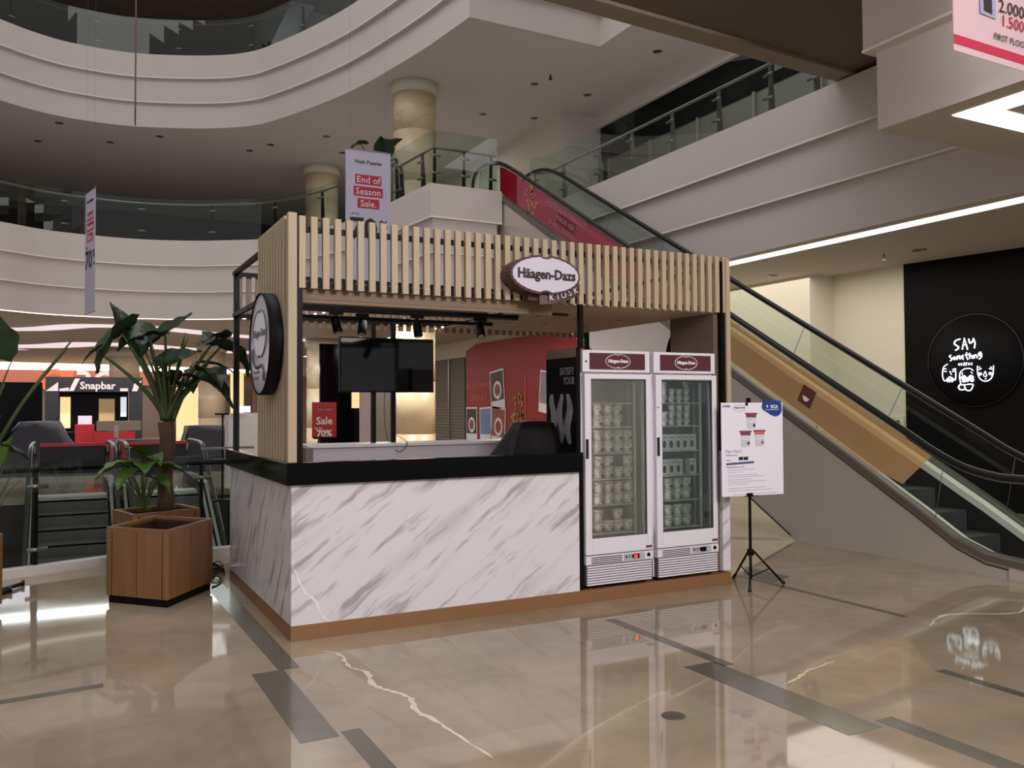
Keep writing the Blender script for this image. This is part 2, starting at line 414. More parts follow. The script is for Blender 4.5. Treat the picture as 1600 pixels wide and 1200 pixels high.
def fascia(name, path, z0, z1, step, material, bands=3):
    mb = MB(); h = (z1 - z0) / bands; prof = []
    for k in range(bands):
        zt = z1 - k * h; prof.append((k * step, zt)); zb = zt - h
        if k < bands - 1: prof.append((k * step, zb + .030)); prof.append((k * step - .006, zb + .027)); prof.append((k * step - .006, zb + .004)); prof.append(((k + 1) * step, zb - .004))
        else: prof.append((k * step, zb))
    rows = []
    for (o, z) in prof:
        rows.append([(p.x, p.y, z) for p in offset_path(path, o)])
    mb.grid(rows, smooth=False)
    mb.m(material); mb.m(LIT_LEDGE)
    for f in mb.bm.faces:
        if abs(f.calc_center_median().z - round_band(f.calc_center_median().z, z0, z1, bands)) < .012: f.material_index = 1
    mb.m(material)
    # top ledge
    a = offset_path(path, 0); b = offset_path(path, .25)
    mb.grid([[(p.x, p.y, z1) for p in a], [(p.x, p.y, z1) for p in b]], smooth=False)
    return struct(mb, name)
def strip(name, path, o1, o2, z, material):
    mb = MB(); a = offset_path(path, o1); b = offset_path(path, o2)
    mb.grid([[(p.x, p.y, z) for p in a], [(p.x, p.y, z) for p in b]], smooth=False)
    return mb

# ------------------------------------------------------------------ the setting: floors, slabs, walls
mb = MB()
VX0, VX1, VY0, VY1 = -9.0, 1.45, 3.5, 11.35      # opening with the escalators going down
for (x0, x1, y0, y1) in ((-14, 16, -14, 3.1), (-14, -4.2, 3.1, VY1), (VX1, 16, 3.1, VY1), (-14, 16, VY1, 56)):
    mb.box(x0, x1, y0, y1, -.12, 0)
mb.prism([(-4.2, 3.1, 0), (VX1, 3.1, 0), (VX1, 3.72, 0), (.2, 3.70, 0), (-.95, 3.68, 0), (-1.8, 3.34, 0), (-3, 3.1, 0)], (0, 0, -.12))
struct(mb, 'floor', FLOOR)
mb = MB(); mb.box(-5, 2.5, 2, 12, -5.2, -5.1); struct(mb, 'floor', DARKW)
mb = MB(); mb.box(-4.4, -4.2, 3, 11.6, -5.1, -.12); struct(mb, 'wall_left', DARKW)
mb = MB(); mb.box(1.45, 1.65, 3, 11.6, -5.1, -.12); struct(mb, 'wall_right', DARKW)
mb = MB(); mb.box(-4.4, 1.6, 11.36, 11.5, -5.1, -.12); struct(mb, 'wall_back', DARKW)
# dark stone bands let into the floor (1 mm proud)
def band(pts, n):
    mb = MB(); mb.prism([(p[0], p[1], .0012) for p in pts], (0, 0, -.001)); struct(mb, 'trim_%d' % n, BAND)
band([(-.352, -.56), (-.172, -.56), (-.172, -1.69), (-.352, -1.69)], 1)
band([(-.152, -1.64), (-.06, -1.64), (-.06, -6), (-.152, -6)], 2)
band([(-.24, 2.6), (-.085, 2.6), (-.078, -.56), (-.2, -.56)], 3)
band([(1.87, -1.62), (2.09, -1.62), (2.09, -2.79), (1.87, -2.79)], 4)
band([(2.13, -2.72), (2.24, -2.72), (2.24, -6), (2.13, -6)], 5)
band([(2.08, -.5), (2.16, -.5), (2.16, -1.72), (2.08, -1.72)], 6)
band([(3.96, .3), (4.02, .3), (4.02, -1.45), (3.96, -1.45)], 7)
band([(3.06, -2.36), (3.13, -2.36), (3.13, -6), (3.06, -6)], 8)
band([(4.05, .25), (4.35, .55), (4.35, .0), (4.05, -.12)], 9)
band([(4.9, 2.6), (5.85, 1.7), (5.85, 1.5), (4.6, 2.4)], 10)
band([(-3.2, -.52), (-1.1, -.33), (-1.1, -.40), (-3.2, -.60)], 11)

def streak(path, n, w0, plane=None, seed=1):  # jagged ribbon used to paint streaks of reflected light
    rnd = random.Random(seed); P = catmull([(p[0], p[1], 0) for p in path], 6); mb = MB(); a, b = [], []
    for i, p in enumerate(P):
        t = i / (len(P) - 1); ww = w0 * (.35 + rnd.random()) * math.sin(PI * min(1, max(.03, t))) ** .4
        d = (P[min(i + 1, len(P) - 1)] - P[max(i - 1, 0)]).normalized(); nn = Vector((-d.y, d.x, 0)); j = rnd.uniform(-.4, .4) * w0
        q0, q1 = p + nn * (ww + j), p - nn * (ww - j)
        if plane is None: a.append((q0.x, q0.y, .0008)); b.append((q1.x, q1.y, .0008))
        else: a.append((q0.x, plane, q0.y)); b.append((q1.x, plane, q1.y))
    mb.grid([a, b], smooth=False); return mb
LIGHT_STREAK = mat('painted_light_streak', (214, 203, 180), .06, var=.1, scale=9)  # reflected light on the floor, painted as a paler colour
struct(streak([(.13, -.30), (.20, -.42), (.18, -.69), (.235, -.83), (.195, -1.06), (.24, -1.20), (.296, -1.35), (.257, -1.54), (.285, -1.70), (.31, -1.95), (.335, -2.25)], 20, .016), 'trim_20', LIGHT_STREAK)
struct(streak([(2.16, -2.12), (2.31, -2.07), (2.44, -2.01), (2.72, -1.95)], 21, .012, seed=2), 'trim_21', LIGHT_STREAK)
struct(streak([(3.9, -1.7), (4.3, -1.55), (4.8, -1.75), (5.3, -1.5)], 22, .012, seed=3), 'trim_22', LIGHT_STREAK)

L2C = catmull([(-7, 12.2), (-5, 13.9), (-3.6, 14.95), (-2.53, 15.45), (-1.71, 15.98), (-.78, 16.2), (.27, 16.22), (1.36, 15.9), (2.28, 15.35), (2.75, 15.0), (3.35, 14.1), (3.8, 13.0), (4.08, 12), (4.2, 11), (4.3, 10.2)], 5)
L2C = [(p.x, p.y) for p in [Vector((q[0], q[1], 0)) for q in L2C]]
L2 = L2C + [(4.45, 8.5), (5.87, 8.5), (5.87, 9.4), (7.15, 9.4), (7.15, -.87), (4.19, -.87), (4.19, -13)]
L3C = [(p[0], p[1]) for p in catmull([(-7, 13.5), (-5, 16.2), (-3.7, 17.5), (-2.74, 18.25), (-1.93, 18.75), (-1.07, 19.0), (.3, 18.95), (1.95, 18.3), (2.95, 17.55), (3.5, 16.6), (4.1, 15.2), (4.6, 13.7), (4.98, 12.0), (5.2, 10.8)], 5)]
L3 = L3C + [(5.42, 9.1), (8.4, 9.1), (8.4, -13)]
fascia('wall_gallery', L2, 3.65, 5.5, .07, WHITE)
fascia('wall_gallery', L3, 9.05, 10.95, .10, WHITE)
def slab(name, path, o, z, material, back=56, x1=16, up=False):
    P = offset_path(path, o); pts = [(p.x, p.y, z) for p in P] + [(x1, -13, z), (x1, back, z), (-20, back, z), (-20, P[0].y, z)]
    mb = MB(); vs = [mb.bm.verts.new(p) for p in pts]
    for tri in tessellate_polygon([[Vector(p) for p in pts]]): mb.bm.faces.new([vs[i] for i in tri])
    o = mb.build(name, material, fix=False); o['kind'] = 'structure'; return o
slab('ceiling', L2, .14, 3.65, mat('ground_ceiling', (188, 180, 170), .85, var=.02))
slab('floor', L2, .2, 5.49, CEIL)
slab('ceiling', L3, .2, 9.05, CEIL)
slab('floor', L3, .2, 10.94, CEIL)
# upper storeys behind: level-4 slab, back walls
L4 = [(p[0], p[1] + 1.0) for p in L3C] + [(5.8, 10.4), (9, 10.4), (9, -13)]
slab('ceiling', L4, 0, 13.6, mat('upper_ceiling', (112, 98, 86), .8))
mb = MB(); mb.box(-20, 16, 27, 27.2, 10.94, 13.7); struct(mb, 'wall_back', mat('upper_wall', (92, 88, 86), .8))
mb = MB(); mb.box(-20, 16, 30, 30.2, 5.5, 9.05); struct(mb, 'wall_back', DARKW)
mb = MB(); mb.box(-20, 16, 53, 53.2, 0, 3.65); struct(mb, 'wall_back', mat('far_wall', (150, 122, 96), .8))
mb = MB(); mb.box(-13, -12.8, 14, 53, 0, 9.05); struct(mb, 'wall_left', DARKW)
# right side, ground storey
mb = MB(); mb.box(9.55, 9.75, 4.6, 9.0, 0, 3.65); mb.box(9.75, 10.1, 4.6, 4.75, 0, 3.65); struct(mb, 'wall_right', CREAMW)
mb = MB(); mb.box(10.1, 10.3, 3.23, 4.7, 0, 3.65); struct(mb, 'wall_right', CREAMW)
mb = MB(); mb.box(10.09, 10.2, 8.9, 30, 0, 3.65); struct(mb, 'wall_right', CREAMW)
mb = MB(); mb.prism([(10.08, 3.23, 0), (11.4, -5.5, 0), (11.6, -5.5, 0), (10.3, 3.23, 0)], (0, 0, 3.65)); struct(mb, 'wall_right', BLACKW)
# right side, first gallery: bulkhead, shop front wall, side wall
mb = MB(); mb.box(11.2, 11.4, -6, 13.1, 5.5, 9.05); struct(mb, 'wall_right', mat('upper_shop_wall', (74, 72, 70), .6))
mb = MB(); mb.box(11.0, 11.25, -6, 13.1, 8.78, 9.05); struct(mb, 'trim_12', WHITE)
mb = MB(); mb.box(9.9, 11.4, 13.1, 13.3, 5.5, 9.05); struct(mb, 'wall_back', WHITE)
mb = MB(); mb.box(9.9, 16, 13.3, 30, 5.5, 9.05); struct(mb, 'wall_right', CREAMW)
# bridge crossing over at the upper level
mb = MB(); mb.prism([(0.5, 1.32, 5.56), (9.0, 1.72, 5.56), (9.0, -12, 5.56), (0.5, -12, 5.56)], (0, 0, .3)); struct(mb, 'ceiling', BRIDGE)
mb = MB(); mb.prism([(0.5, 1.58, 5.52), (9.0, 1.98, 5.52), (9.0, 1.72, 5.52), (0.5, 1.32, 5.52)], (0, 0, .36)); struct(mb, 'trim_13', mat('bridge_edge_lit', (150, 138, 124), .8))  # lip coloured paler than the underside to paint the light it catches
# lit coves in the soffits
o = struct(strip('trim', [(7.15, 30), (7.15, -1.16), (4.19, -1.16), (4.19, -13)], .34, .58, 3.645, COVE), 'trim_14', COVE)
e = [p for p in L2C if p[1] > 11]
o = struct(strip('trim', e, .15, .27, 3.645, COVEP), 'trim_15', COVEP)
ring = [(p[0], p[1]) for p in catmull([(-6, 19.5), (-2.8, 20.3), (-1.18, 18.5), (.56, 18.2), (1.75, 18.9), (3.2, 20.0), (6, 21)], 5)]
struct(strip('trim', ring, 0, .9, 3.64, COVED), 'trim_16', COVED)
struct(strip('trim', [(p[0], p[1] + 6.5) for p in ring], 0, 1.6, 3.64, COVED), 'trim_17', COVED)
struct(strip('trim', [(-9, 24), (-4.2, 25.5), (-2.6, 29.5)], -.2, 3.2, 3.635, COVEV), 'trim_18', COVEV)
struct(strip('trim', [(-12, 39), (-4, 38.5), (1.5, 40), (6, 42), (9.8, 44)], 0, 9.5, 3.63, COVEP), 'trim_19', COVEP)

def rod(name, material, path, r, parent=None, n=8): return MB().tube(path, r, n).build(name, material, parent)
# ------------------------------------------------------------------ stone columns
def column(x, y, r, label, z0=0, z1=3.65, joints=(1.2, 2.4), cap=True):
    t = thing('stone_column', label, 'column', (x, y, z0))
    mb = MB(); pr = [(r, z0)]
    for j in joints: pr += [(r, j - .006), (r - .008, j - .006), (r - .008, j + .006), (r, j + .006)]
    pr += [(r, z1 - .25)]
    mb.lathe(pr, 40, Matrix.Translation((x, y, 0))); mb.build('shaft', CREAM, t)
    MB().lathe([(r + .05, z1 - .28), (r + .05, z1)], 40, Matrix.Translation((x, y, 0))).build('capital', CREAMW, t)
    return t
column(5.93, 13.1, .46, 'cream stone column behind the right half of the hanging screen, brightly lit at its top', joints=(.9, 2.1, 3.3))
column(5.8, 20.8, .46, 'cream stone column seen between the black corner post and the hanging screen', joints=(.9, 2.1, 3.3))
column(5.93, 13.1, .50, 'pale stone column standing on the upper gallery beside the glass landing', 5.5, 9.05, (6.7, 7.9))
column(5.8, 20.8, .50, 'dim stone column on the upper gallery, left of the white sale banner', 5.5, 9.05, (6.7, 7.9))
column(.6, 28, .5, 'cream column far behind the potted palm, right of the kiosk with the silver sign', joints=(1.2, 2.4))
column(3.0, 24, .42, 'pale column far left behind the round sign of the kiosk', joints=(1.2, 2.4))

# ------------------------------------------------------------------ glass balustrades
def balustrade(label, path, z0, h_rail, h_glass, posts, railm=STEEL, postm=BLACK, gap=.03, kerb=None, group=None, cat='balustrade'):
    P = [Vector((p[0], p[1], z0)) for p in path]
    t = thing('glass_balustrade', label, cat, P[len(P) // 2], group)
    mb = MB()
    a = offset_path(path, 0); b = offset_path(path, .014)
    n = len(a)
    ra = [(p.x, p.y, z0) for p in a]; rb = [(p.x, p.y, z0 + h_glass) for p in a]; rc = [(p.x, p.y, z0 + h_glass) for p in b]; rd = [(p.x, p.y, z0) for p in b]
    mb.grid([ra, rb, rc, rd], smooth=False); mb.build('glass_panel', GLASS, t)
    rr = [(p.x, p.y, z0 + h_rail) for p in offset_path(path, .06)]
    MB().tube(rr, .024, 8).build('handrail', railm, t)
    if kerb: 
        q1 = offset_path(path, -.06); q2 = offset_path(path, .08)
        MB().grid([[(p.x, p.y, z0) for p in q1], [(p.x, p.y, z0 + kerb) for p in q1], [(p.x, p.y, z0 + kerb) for p in q2], [(p.x, p.y, z0) for p in q2]], smooth=False).build('kerb', WHITE, t)
    # posts at distances along
    L = [0]
    for i in range(1, n): L.append(L[-1] + (P[i] - P[i - 1]).length)
    def at(d):
        for i in range(1, n):
            if L[i] >= d:
                f = (d - L[i - 1]) / max(1e-6, L[i] - L[i - 1]); p = P[i - 1].lerp(P[i], f); tt = (P[i] - P[i - 1]).normalized(); return p, tt
        return P[-1], (P[-1] - P[-2]).normalized()
    for d in posts:
        if d > L[-1]: continue
        p, tt = at(d); nn = Vector((-tt.y, tt.x, 0)); p = p + nn * .06
        mb = MB(); w = .016
        prof = [(-.01, 0), (.09, 0), (.035, h_rail), (-.01, h_rail), ]
        pts = [p + nn * x + Vector((0, 0, z)) - tt * w for x, z in prof]
        mb.prism(pts, tt * 2 * w); po = mb.build('post', postm, t)
        for zc in (.22, h_rail - .15):
            c = p + Vector((0, 0, zc)) - nn * .03
            MB().tube([c - tt * .09, c + tt * .09], .02, 8).build('glass_clamp', STEEL, po)
    return t
lenL2 = 30
cur = [(p[0], p[1]) for p in offset_path(L2C, .06)]
balustrade('curved glass balustrade on the white curved gallery of the first upper level', cur, 5.5, .88, .98, [1.6 * k + .6 for k in range(16)])
cur3 = [(p[0], p[1]) for p in offset_path(L3C, .06)]
balustrade('curved glass balustrade on the topmost curved gallery at upper left', cur3, 10.95, .88, .98, [2.0 * k + .8 for k in range(14)], railm=mat('dim_rail', (70, 60, 54), .4))
balustrade('glass balustrade around the white landing at the top of the escalator', [(4.36, 10.2), (4.51, 8.56), (5.8, 8.56)], 5.5, .68, .98, [.2, 1.1, 1.72, 2.3, 2.85], railm=DECK)
balustrade('long glass balustrade with steel handrail along the right upper gallery', [(6.95, 9.38), (7.21, 9.2), (7.21, 2.05)], 5.5, .70, 1.0, [.1, .9, 2.15, 3.15, 4.25, 5.35, 6.4, 7.2], railm=STEEL, postm=STEEL)
balustrade('low glass balustrade in front of the escalator opening beside the planters', [(-3.6, 2.75), (-1.8, 3.30), (-.92, 3.64), (.17, 3.66), (1.4, 3.68)], 0, .95, 1.02, [.7, 2.2, 3.7], railm=BLACK, kerb=.08)

# ------------------------------------------------------------------ downlights in the upper ceiling
def downlight(x, y, z, label, group, lit=False):
    t = thing('downlight', label, 'downlight', (x, y, z), group)
    mb = MB(); mb.lathe([(.10, 0), (.10, -.012), (.075, -.012), (.07, 0)], 16, Matrix.Translation((x, y, z)), caps=False); mb.build('bezel', STEEL, t)
    MB().lathe([(.001, -.001), (.07, -.001)], 16, Matrix.Translation((x, y, z)), caps=False).build('lens', mat('downlight_lens', (60, 56, 54), .2) , t)
for (x, y) in ((5.1, 17.7), (8.38, 11.73), (9.83, 8.95), (9.87, 11.77), (8.2, 14.12), (9.53, 13.8), (-1.47, 19.73), (.99, 19.75), (3.88, 19.16), (5.93, 19.0), (-2.0, 21.7), (-.2, 20.93), (3.45, 19.99)):
    downlight(x, y, 9.05, 'small unlit round downlight in the upper gallery ceiling', 'downlights of the upper ceiling')
downlight(9.2, 2.3, 3.65, 'small round downlight in the ceiling in front of the black wall', None)
downlight(9.05, 4.9, 3.65, 'small round downlight in the ceiling above the cream wall', None)
t = MB().tube([(8.45, 11.1, 9.05), (8.45, 11.1, 8.98)], .02).lathe([(.05, 0), (.01, .03)], 12, Matrix.Translation((8.45, 11.1, 8.95))).build('sprinkler', BLACK); tag(t, 'black sprinkler head hanging from the ceiling near the column', 'sprinkler')
t = MB().tube([(9.05, 2.75, 3.65), (9.05, 2.75, 3.58)], .012).lathe([(.03, 0), (.008, .02)], 12, Matrix.Translation((9.05, 2.75, 3.56))).build('sprinkler', STEEL); tag(t, 'sprinkler head hanging from the ceiling near the black wall', 'sprinkler')

# ------------------------------------------------------------------ the escalator going up on the right
def esc_rail_profile(z_floor_top=5.40, S=.565):
    p = [(-2.75, .42), (-2.82, .62), (-2.7, .80), (-2.45, .86), (-1.14, .86), (-.85, .87), (-.55, .935), (-.25, 1.07), (.0, 1.215)]
    for k in range(1, 15): p.append((k * .58, 1.215 + k * .58 * S))
    p += [(8.5, 6.0), (8.85, 6.14), (9.2, 6.21), (9.6, 6.22), (9.85, 6.12), (9.95, 5.95), (9.9, 5.8)]
    return p
def zdeck(y):
    pts = [(-2.9, .17), (-1.12, .17), (-.78, .2), (-.5, .3), (-.1, .54), (.13, .67), (.9, 1.11), (8.6, 5.46), (9.0, 5.6), (9.9, 5.62)]
    for (a, b) in zip(pts, pts[1:]):
        if a[0] <= y <= b[0]: return a[1] + (b[1] - a[1]) * (y - a[0]) / (b[0] - a[0])
    return pts[-1][1] if y > 0 else pts[0][1]
YD = [-2.9, -2, -1.12, -.95, -.78, -.64, -.5, -.3, -.1, .13, .5, .9, 2, 3, 4, 5, 6, 7, 8, 8.6, 9.0, 9.9]
esc = thing('escalator', 'escalator rising from the right foreground to the upper landing, tan film on its glass', 'escalator', (6.475, -2.0, 0))
def side_panel(x0, x1, name):
    mb = MB(); top = [(y, zdeck(y) - .07) for y in YD]
    pts = [(x0, y, z) for y, z in top] + [(x0, 9.9, 4.75), (x0, 9.0, 4.3), (x0, 1.44, 0), (x0, -2.9, 0)]
    mb.prism(pts, (x1 - x0, 0, 0)); return mb.build(name, CLAD, esc)
sp = side_panel(5.90, 5.94, 'cladding'); side_panel(7.06, 7.10, 'cladding')
mb = MB(); mb.prism([(5.94, 1.46, 0.01), (5.94, 9.0, 4.3), (5.94, 9.9, 4.75), (5.94, 9.9, 4.79), (5.94, 9.0, 4.34), (5.94, 1.40, 0.01)], (1.12, 0, 0)); mb.build('underside', CLAD, esc)
# thin dark joint lines on the outer cladding
mb = MB()
for off, wd in ((.10, .012),):
    mb.grid([[(5.896, y, zdeck(y) - off) for y in YD], [(5.896, y, zdeck(y) - off - wd) for y in YD]], smooth=False)
mb.bar((5.897, 1.50, .05), (5.897, 9.0, 4.36), .006, .015)
mb.build('joint_line', mat('dark_joint', (40, 34, 32), .6), esc)
mb = MB(); mb.box(5.88, 5.9, -2.9, -1.0, 0, .12); mb.build('base_plate', mat('pale_base_plate', (176, 166, 158), .4), esc)
def deck(x0, x1, material, name, dz=0, th=.07):
    mb = MB()
    rows = [[(x0, y, zdeck(y) - th + dz) for y in YD], [(x0, y, zdeck(y) - .015 + dz) for y in YD], [(x0 + .02, y, zdeck(y) + dz) for y in YD], [(x1 - .02, y, zdeck(y) + dz) for y in YD], [(x1, y, zdeck(y) - .015 + dz) for y in YD], [(x1, y, zdeck(y) - th + dz) for y in YD]]
    mb.grid(rows, smooth=False); return mb.build(name, material, esc)
deck(5.87, 6.0, DECK, 'outer_deck'); deck(7.0, 7.12, DECK, 'outer_deck')
deck(6.0, 6.1, DECKL, 'inner_deck', -.03, .03); deck(6.9, 7.0, DECKL, 'inner_deck', -.03, .09)
mb = MB()
for xa in (6.09, 6.905):
    mb.grid([[(xa, y, zdeck(y) - .05) for y in YD], [(xa, y, zdeck(y) - .62) for y in YD]], smooth=False)
mb.build('skirt', mat('escalator_skirt', (42, 42, 44), .3), esc)
# glass, in panels
prof = esc_rail_profile()
def zrail(y):
    for a, b in zip(prof[3:-3], prof[4:-2]):
        if a[0] <= y <= b[0]: return a[1] + (b[1] - a[1]) * (y - a[0]) / (b[0] - a[0])
    return .86 if y < 0 else 6.2
for x in (5.95, 7.03):
    ys = [-2.7, -1.9, -.26]
    y = -.26
    while y < 9.5: y += 1.42; ys.append(min(y, 9.7))
    for a, b in zip(ys, ys[1:]):
        aa, bb = a + .004, b - .004; q = [aa + (bb - aa) * k / 6 for k in range(7)]
        mb = MB(); sl = .25
        mb.grid([[(x, yy + 0, zdeck(yy) - .01) for yy in q], [(x, yy - (sl if 0 < yy < 8.6 else sl * .4), max(zrail(max(-2.6, yy - (sl if 0 < yy < 8.6 else sl * .4))) - .03, .5)) for yy in q], ], smooth=False)
        mb.build('glass_panel', EGLASS, esc)
        mb = MB(); yy = b; s2 = (sl if 0 < yy < 8.6 else sl * .4)
        mb.tube([(x, yy, zdeck(yy)), (x, yy - s2, zrail(yy - s2) - .03)], .004, 6); mb.build('glass_seam', mat('seam_grey', (92, 88, 84), .4), esc)
for x in (5.95, 7.03):
    path = catmull([(x, y, z) for y, z in prof], 3)
    MB().tube(path, .034, 10).build('handrail', RUBBER, esc)
    MB().tube([Vector(p) + Vector((0, 0, -.036)) for p in path], .012, 6).build('handrail_guide', STEEL, esc)
# film stuck on the near glass
def film(y0, y1, material, name, x=5.944, lo=.02, hi=.06, cutlow=None):
    q = [y0 + (y1 - y0) * k / 14 for k in range(15)]
    mb = MB(); lowr = []; 
    for yy in q:
        z = zdeck(yy) + lo
        if cutlow is not None:
            f = (yy - y0) / (cutlow - y0)
            if f < 1: z = max(z, (zrail(y0) - hi) + (zdeck(cutlow) + lo - (zrail(y0) - hi)) * f)
        lowr.append((x, yy, z))
    mb.grid([lowr, [(x, yy, zrail(yy) - hi) for yy in q]], smooth=False)
    return mb.build(name, material, esc)
film(-.24, 4.3, FILM, 'tan_film', cutlow=.13)
film(4.3, 6.3, FILMP, 'pink_film'); film(6.3, 8.05, FILMP, 'pink_film'); film(8.05, 8.72, FILMR, 'red_film')
def esc_text(s, y, up, size, material, name, **k):
    d = Vector((0, -1, -.565)).normalized(); z = (zdeck(y) + zrail(y)) / 2
    M = frame((5.94, y, z + up), d, (0, -.565, 1)); mb = MB(); put_text(mb, s, size, M, **k); return mb.build(name, material, esc)
PINKI = mat('pink_ink', (190, 130, 140), .6); TANI = mat('tan_ink', (160, 118, 78), .6)
esc_text('SHOPPING & HANGOUT', 6.35, .16, .13, PINKI, 'lettering')
mb = MB(); Mx = frame((5.941, 6.35, (zdeck(6.35) + zrail(6.35)) / 2), (0, -1, -.565), (0, -.565, 1)); mb.box(-.32, .32, -.08, .08, -.001, .001, Mx); mb.build('lettering_panel', mat('crimson_tag', (120, 24, 40), .6), esc)
esc_text('MAKIN ASIK', 6.35, 0, .12, PINKI, 'lettering', dz=.006)
esc_text('DI MALL BASSURA CITY', 6.35, -.17, .12, PINKI, 'lettering')
def splash(y, z, r, n, material, name):
    mb = MB(); rnd = random.Random(3)
    for k in range(n):
        a = rnd.random() * 2 * PI; d = r * rnd.random() ** .5; s = .02 + .05 * rnd.random()
        cy, cz = y + d * math.cos(a), z + d * 1.5 * math.sin(a); b = rnd.random() * PI
        pts = [(5.938, cy + s * math.cos(b + q) * (1 if i % 2 else .4), cz + s * math.sin(b + q) * (1 if i % 2 else .4)) for i, q in enumerate([j * PI / 4 for j in range(8)])]
        mb.face(pts)
    return mb.build(name, material, esc)
splash(7.5, (zdeck(7.5) + zrail(7.5)) / 2 + .05, .22, 26, GOLD, 'printed_ornament')
splash(2.75, (zdeck(2.75) + zrail(2.75)) / 2 + .02, .16, 18, TANI, 'printed_ornament')
mb = MB(); Mx = frame((5.94, 1.28, 1.60), (0, -1, -.565), (0, -.565, 1)); mb.box(-.10, .10, -.10, .10, -.001, .001, Mx); q = mb.build('printed_tag', mat('maroon_tag', (96, 42, 32), .6), esc)
mb = MB(); Mx2 = Mx @ Matrix.Translation((0, -.01, .003)); pts = [Mx2 @ Vector((.05 * math.cos(a), .05 * math.sin(a), 0)) for a in [PI + PI * k / 8 for k in range(9)]]; mb.face(pts); mb.build('cup_print', PAPER, q)
# steps: 0.20 rise, 0.35 run, each one a part
for k in range(-2, 14):
    y = .063 + .353 * k + .02; zt = max(.02, .42 + .2 * k)
    if k < -1: zt = .02
    mb = MB(); mb.box(6.1, 6.9, y, y + .40, zt - .035, zt); mb.box(6.1, 6.9, y, y + .02, max(.0, zt - .22), zt - .03)
    for j in range(26): mb.box(6.12 + j * .03, 6.132 + j * .03, y - .006, y + .001, max(.0, zt - .2), zt - .005)
    mb.build('step', STEP, esc)
mb = MB(); mb.box(6.08, 6.92, -2.8, -.66, .0, .018); mb.build('comb_plate', STEEL, esc)

# ------------------------------------------------------------------ black wall sign
sg = thing('neon_wall_sign', 'round black wall sign with glowing white words above three line-drawn faces and a cup', 'sign', (10.12, 2.2, 1.5))
wd = Vector((1.32, -8.73, 0)).normalized()
Ms = frame((10.205, 2.28, 2.08), wd)
mb = MB(); mb.lathe([(.001, .0), (.66, .0), (.66, .03), (.001, .03)], 48, Ms @ Matrix.Translation((.08, .05, -.02)), caps=False); mb.build('disc', mat('black_disc', (11, 11, 13), .65, spec=.12), sg)
mb = MB(); mb.lathe([(.655, .0), (.67, .0), (.67, .035), (.655, .035)], 48, Ms @ Matrix.Translation((.08, .05, -.02)), caps=False); mb.build('rim', mat('rim_grey', (20, 20, 20), .3, metal=.3), sg)
def stroke(mb, pts, r=.013, close=False):
    r *= .72
    P = [Ms @ Vector((p[0], p[1], .03)) for p in pts]
    if close: P.append(P[0])
    mb.tube(P, r, 6)
def px(u, v):      # sign crop coordinates (pixels of a 1371x1200 sketch) to metres on the disc
    return ((u - 600) / 1371 * 1.30 - .02, (640 - v) / 1200 * 1.12 )
def S(mb, pts, r=.013, cm=True):
    q = [px(*p) for p in pts]
    if cm and len(q) > 2: q = [(a.x, a.y) for a in catmull([(p[0], p[1], 0) for p in q], 5)]
    stroke(mb, q, r)
mb = MB()
S(mb, [(520, 250), (450, 270), (430, 320), (490, 370), (480, 400), (440, 420)]); S(mb, [(545, 415), (580, 240), (625, 420)], cm=False); S(mb, [(560, 345), (615, 345)], .011, False)
S(mb, [(645, 255), (660, 320), (700, 300), (715, 260)]); S(mb, [(712, 250), (735, 320), (725, 405)])
mb.build('lettering', NEON, sg)
mb = MB(); T = [[(375, 490), (350, 510), (385, 550), (360, 585)], [(420, 520), (405, 545), (425, 565), (440, 540), (420, 520)], [(465, 570), (468, 510), (485, 535), (500, 505), (510, 565)], [(560, 500), (530, 530), (560, 570)], [(530, 535), (560, 530)], [(610, 460), (605, 520), (625, 575)], [(585, 500), (640, 495)], [(655, 470), (650, 565)], [(650, 530), (680, 510), (690, 560)], [(705, 510), (710, 560)], [(725, 560), (728, 510), (755, 515), (765, 560)], [(820, 465), (785, 490), (800, 525), (825, 490), (825, 540), (790, 575)]]
for s in T: S(mb, s, .0105)
mb.build('lettering', NEON, sg)
mb = MB()
for x0, h in ((490, 0), (525, 0), (565, 1), (598, 1), (635, 0), (675, 0)):
    if h: S(mb, [(x0 + 15, 615), (x0, 630), (x0, 670)], .006); S(mb, [(x0 - 10, 640), (x0 + 14, 640)], .006, False)
    else: S(mb, [(x0 + 15, 625), (x0 - 5, 635), (x0, 655), (x0 + 18, 650)], .006)
mb.build('lettering', NEON, sg)
mb = MB()
S(mb, [(320, 630), (265, 665), (240, 740), (240, 830), (265, 890), (300, 880), (345, 830), (400, 860), (430, 880), (440, 800), (435, 700)], .009)
for a in ([(260, 700), (300, 705)], [(258, 740), (300, 745)], [(390, 720), (430, 705)], [(385, 750), (430, 740)], [(350, 740), (375, 800)]): S(mb, a, .008, False)
for k in range(14): S(mb, [(300 + k * 8, 850 + (k % 3) * 12), (296 + k * 8, 895 + (k % 4) * 8)], .003, False)
mb.build('face_drawing', NEON, sg)
mb = MB()
S(mb, [(700, 745), (660, 715), (600, 710), (545, 730), (505, 780), (498, 850), (515, 950)], .009); S(mb, [(545, 770), (530, 800)], .007, False); S(mb, [(665, 765), (690, 790)], .007, False)
S(mb, [(565, 960), (690, 955), (675, 1020), (650, 1048), (600, 1045), (575, 1000), (565, 960)], .010); S(mb, [(565, 960), (500, 960), (480, 1000), (510, 1035), (575, 1030)], .012)
for c in ((555, 850, 46), (665, 850, 46), (560, 895, 34), (680, 890, 34), (610, 880, 42)):
    cx, cy = px(c[0], c[1]); rr = c[2] / 1371 * 1.3 * .8
    mb.lathe([(rr, .02), (rr, .03), (.001, .031)], 16, Ms @ Matrix.Translation((cx, cy, 0)), caps=False)
mb.build('face_drawing', NEON, sg)
mb = MB()
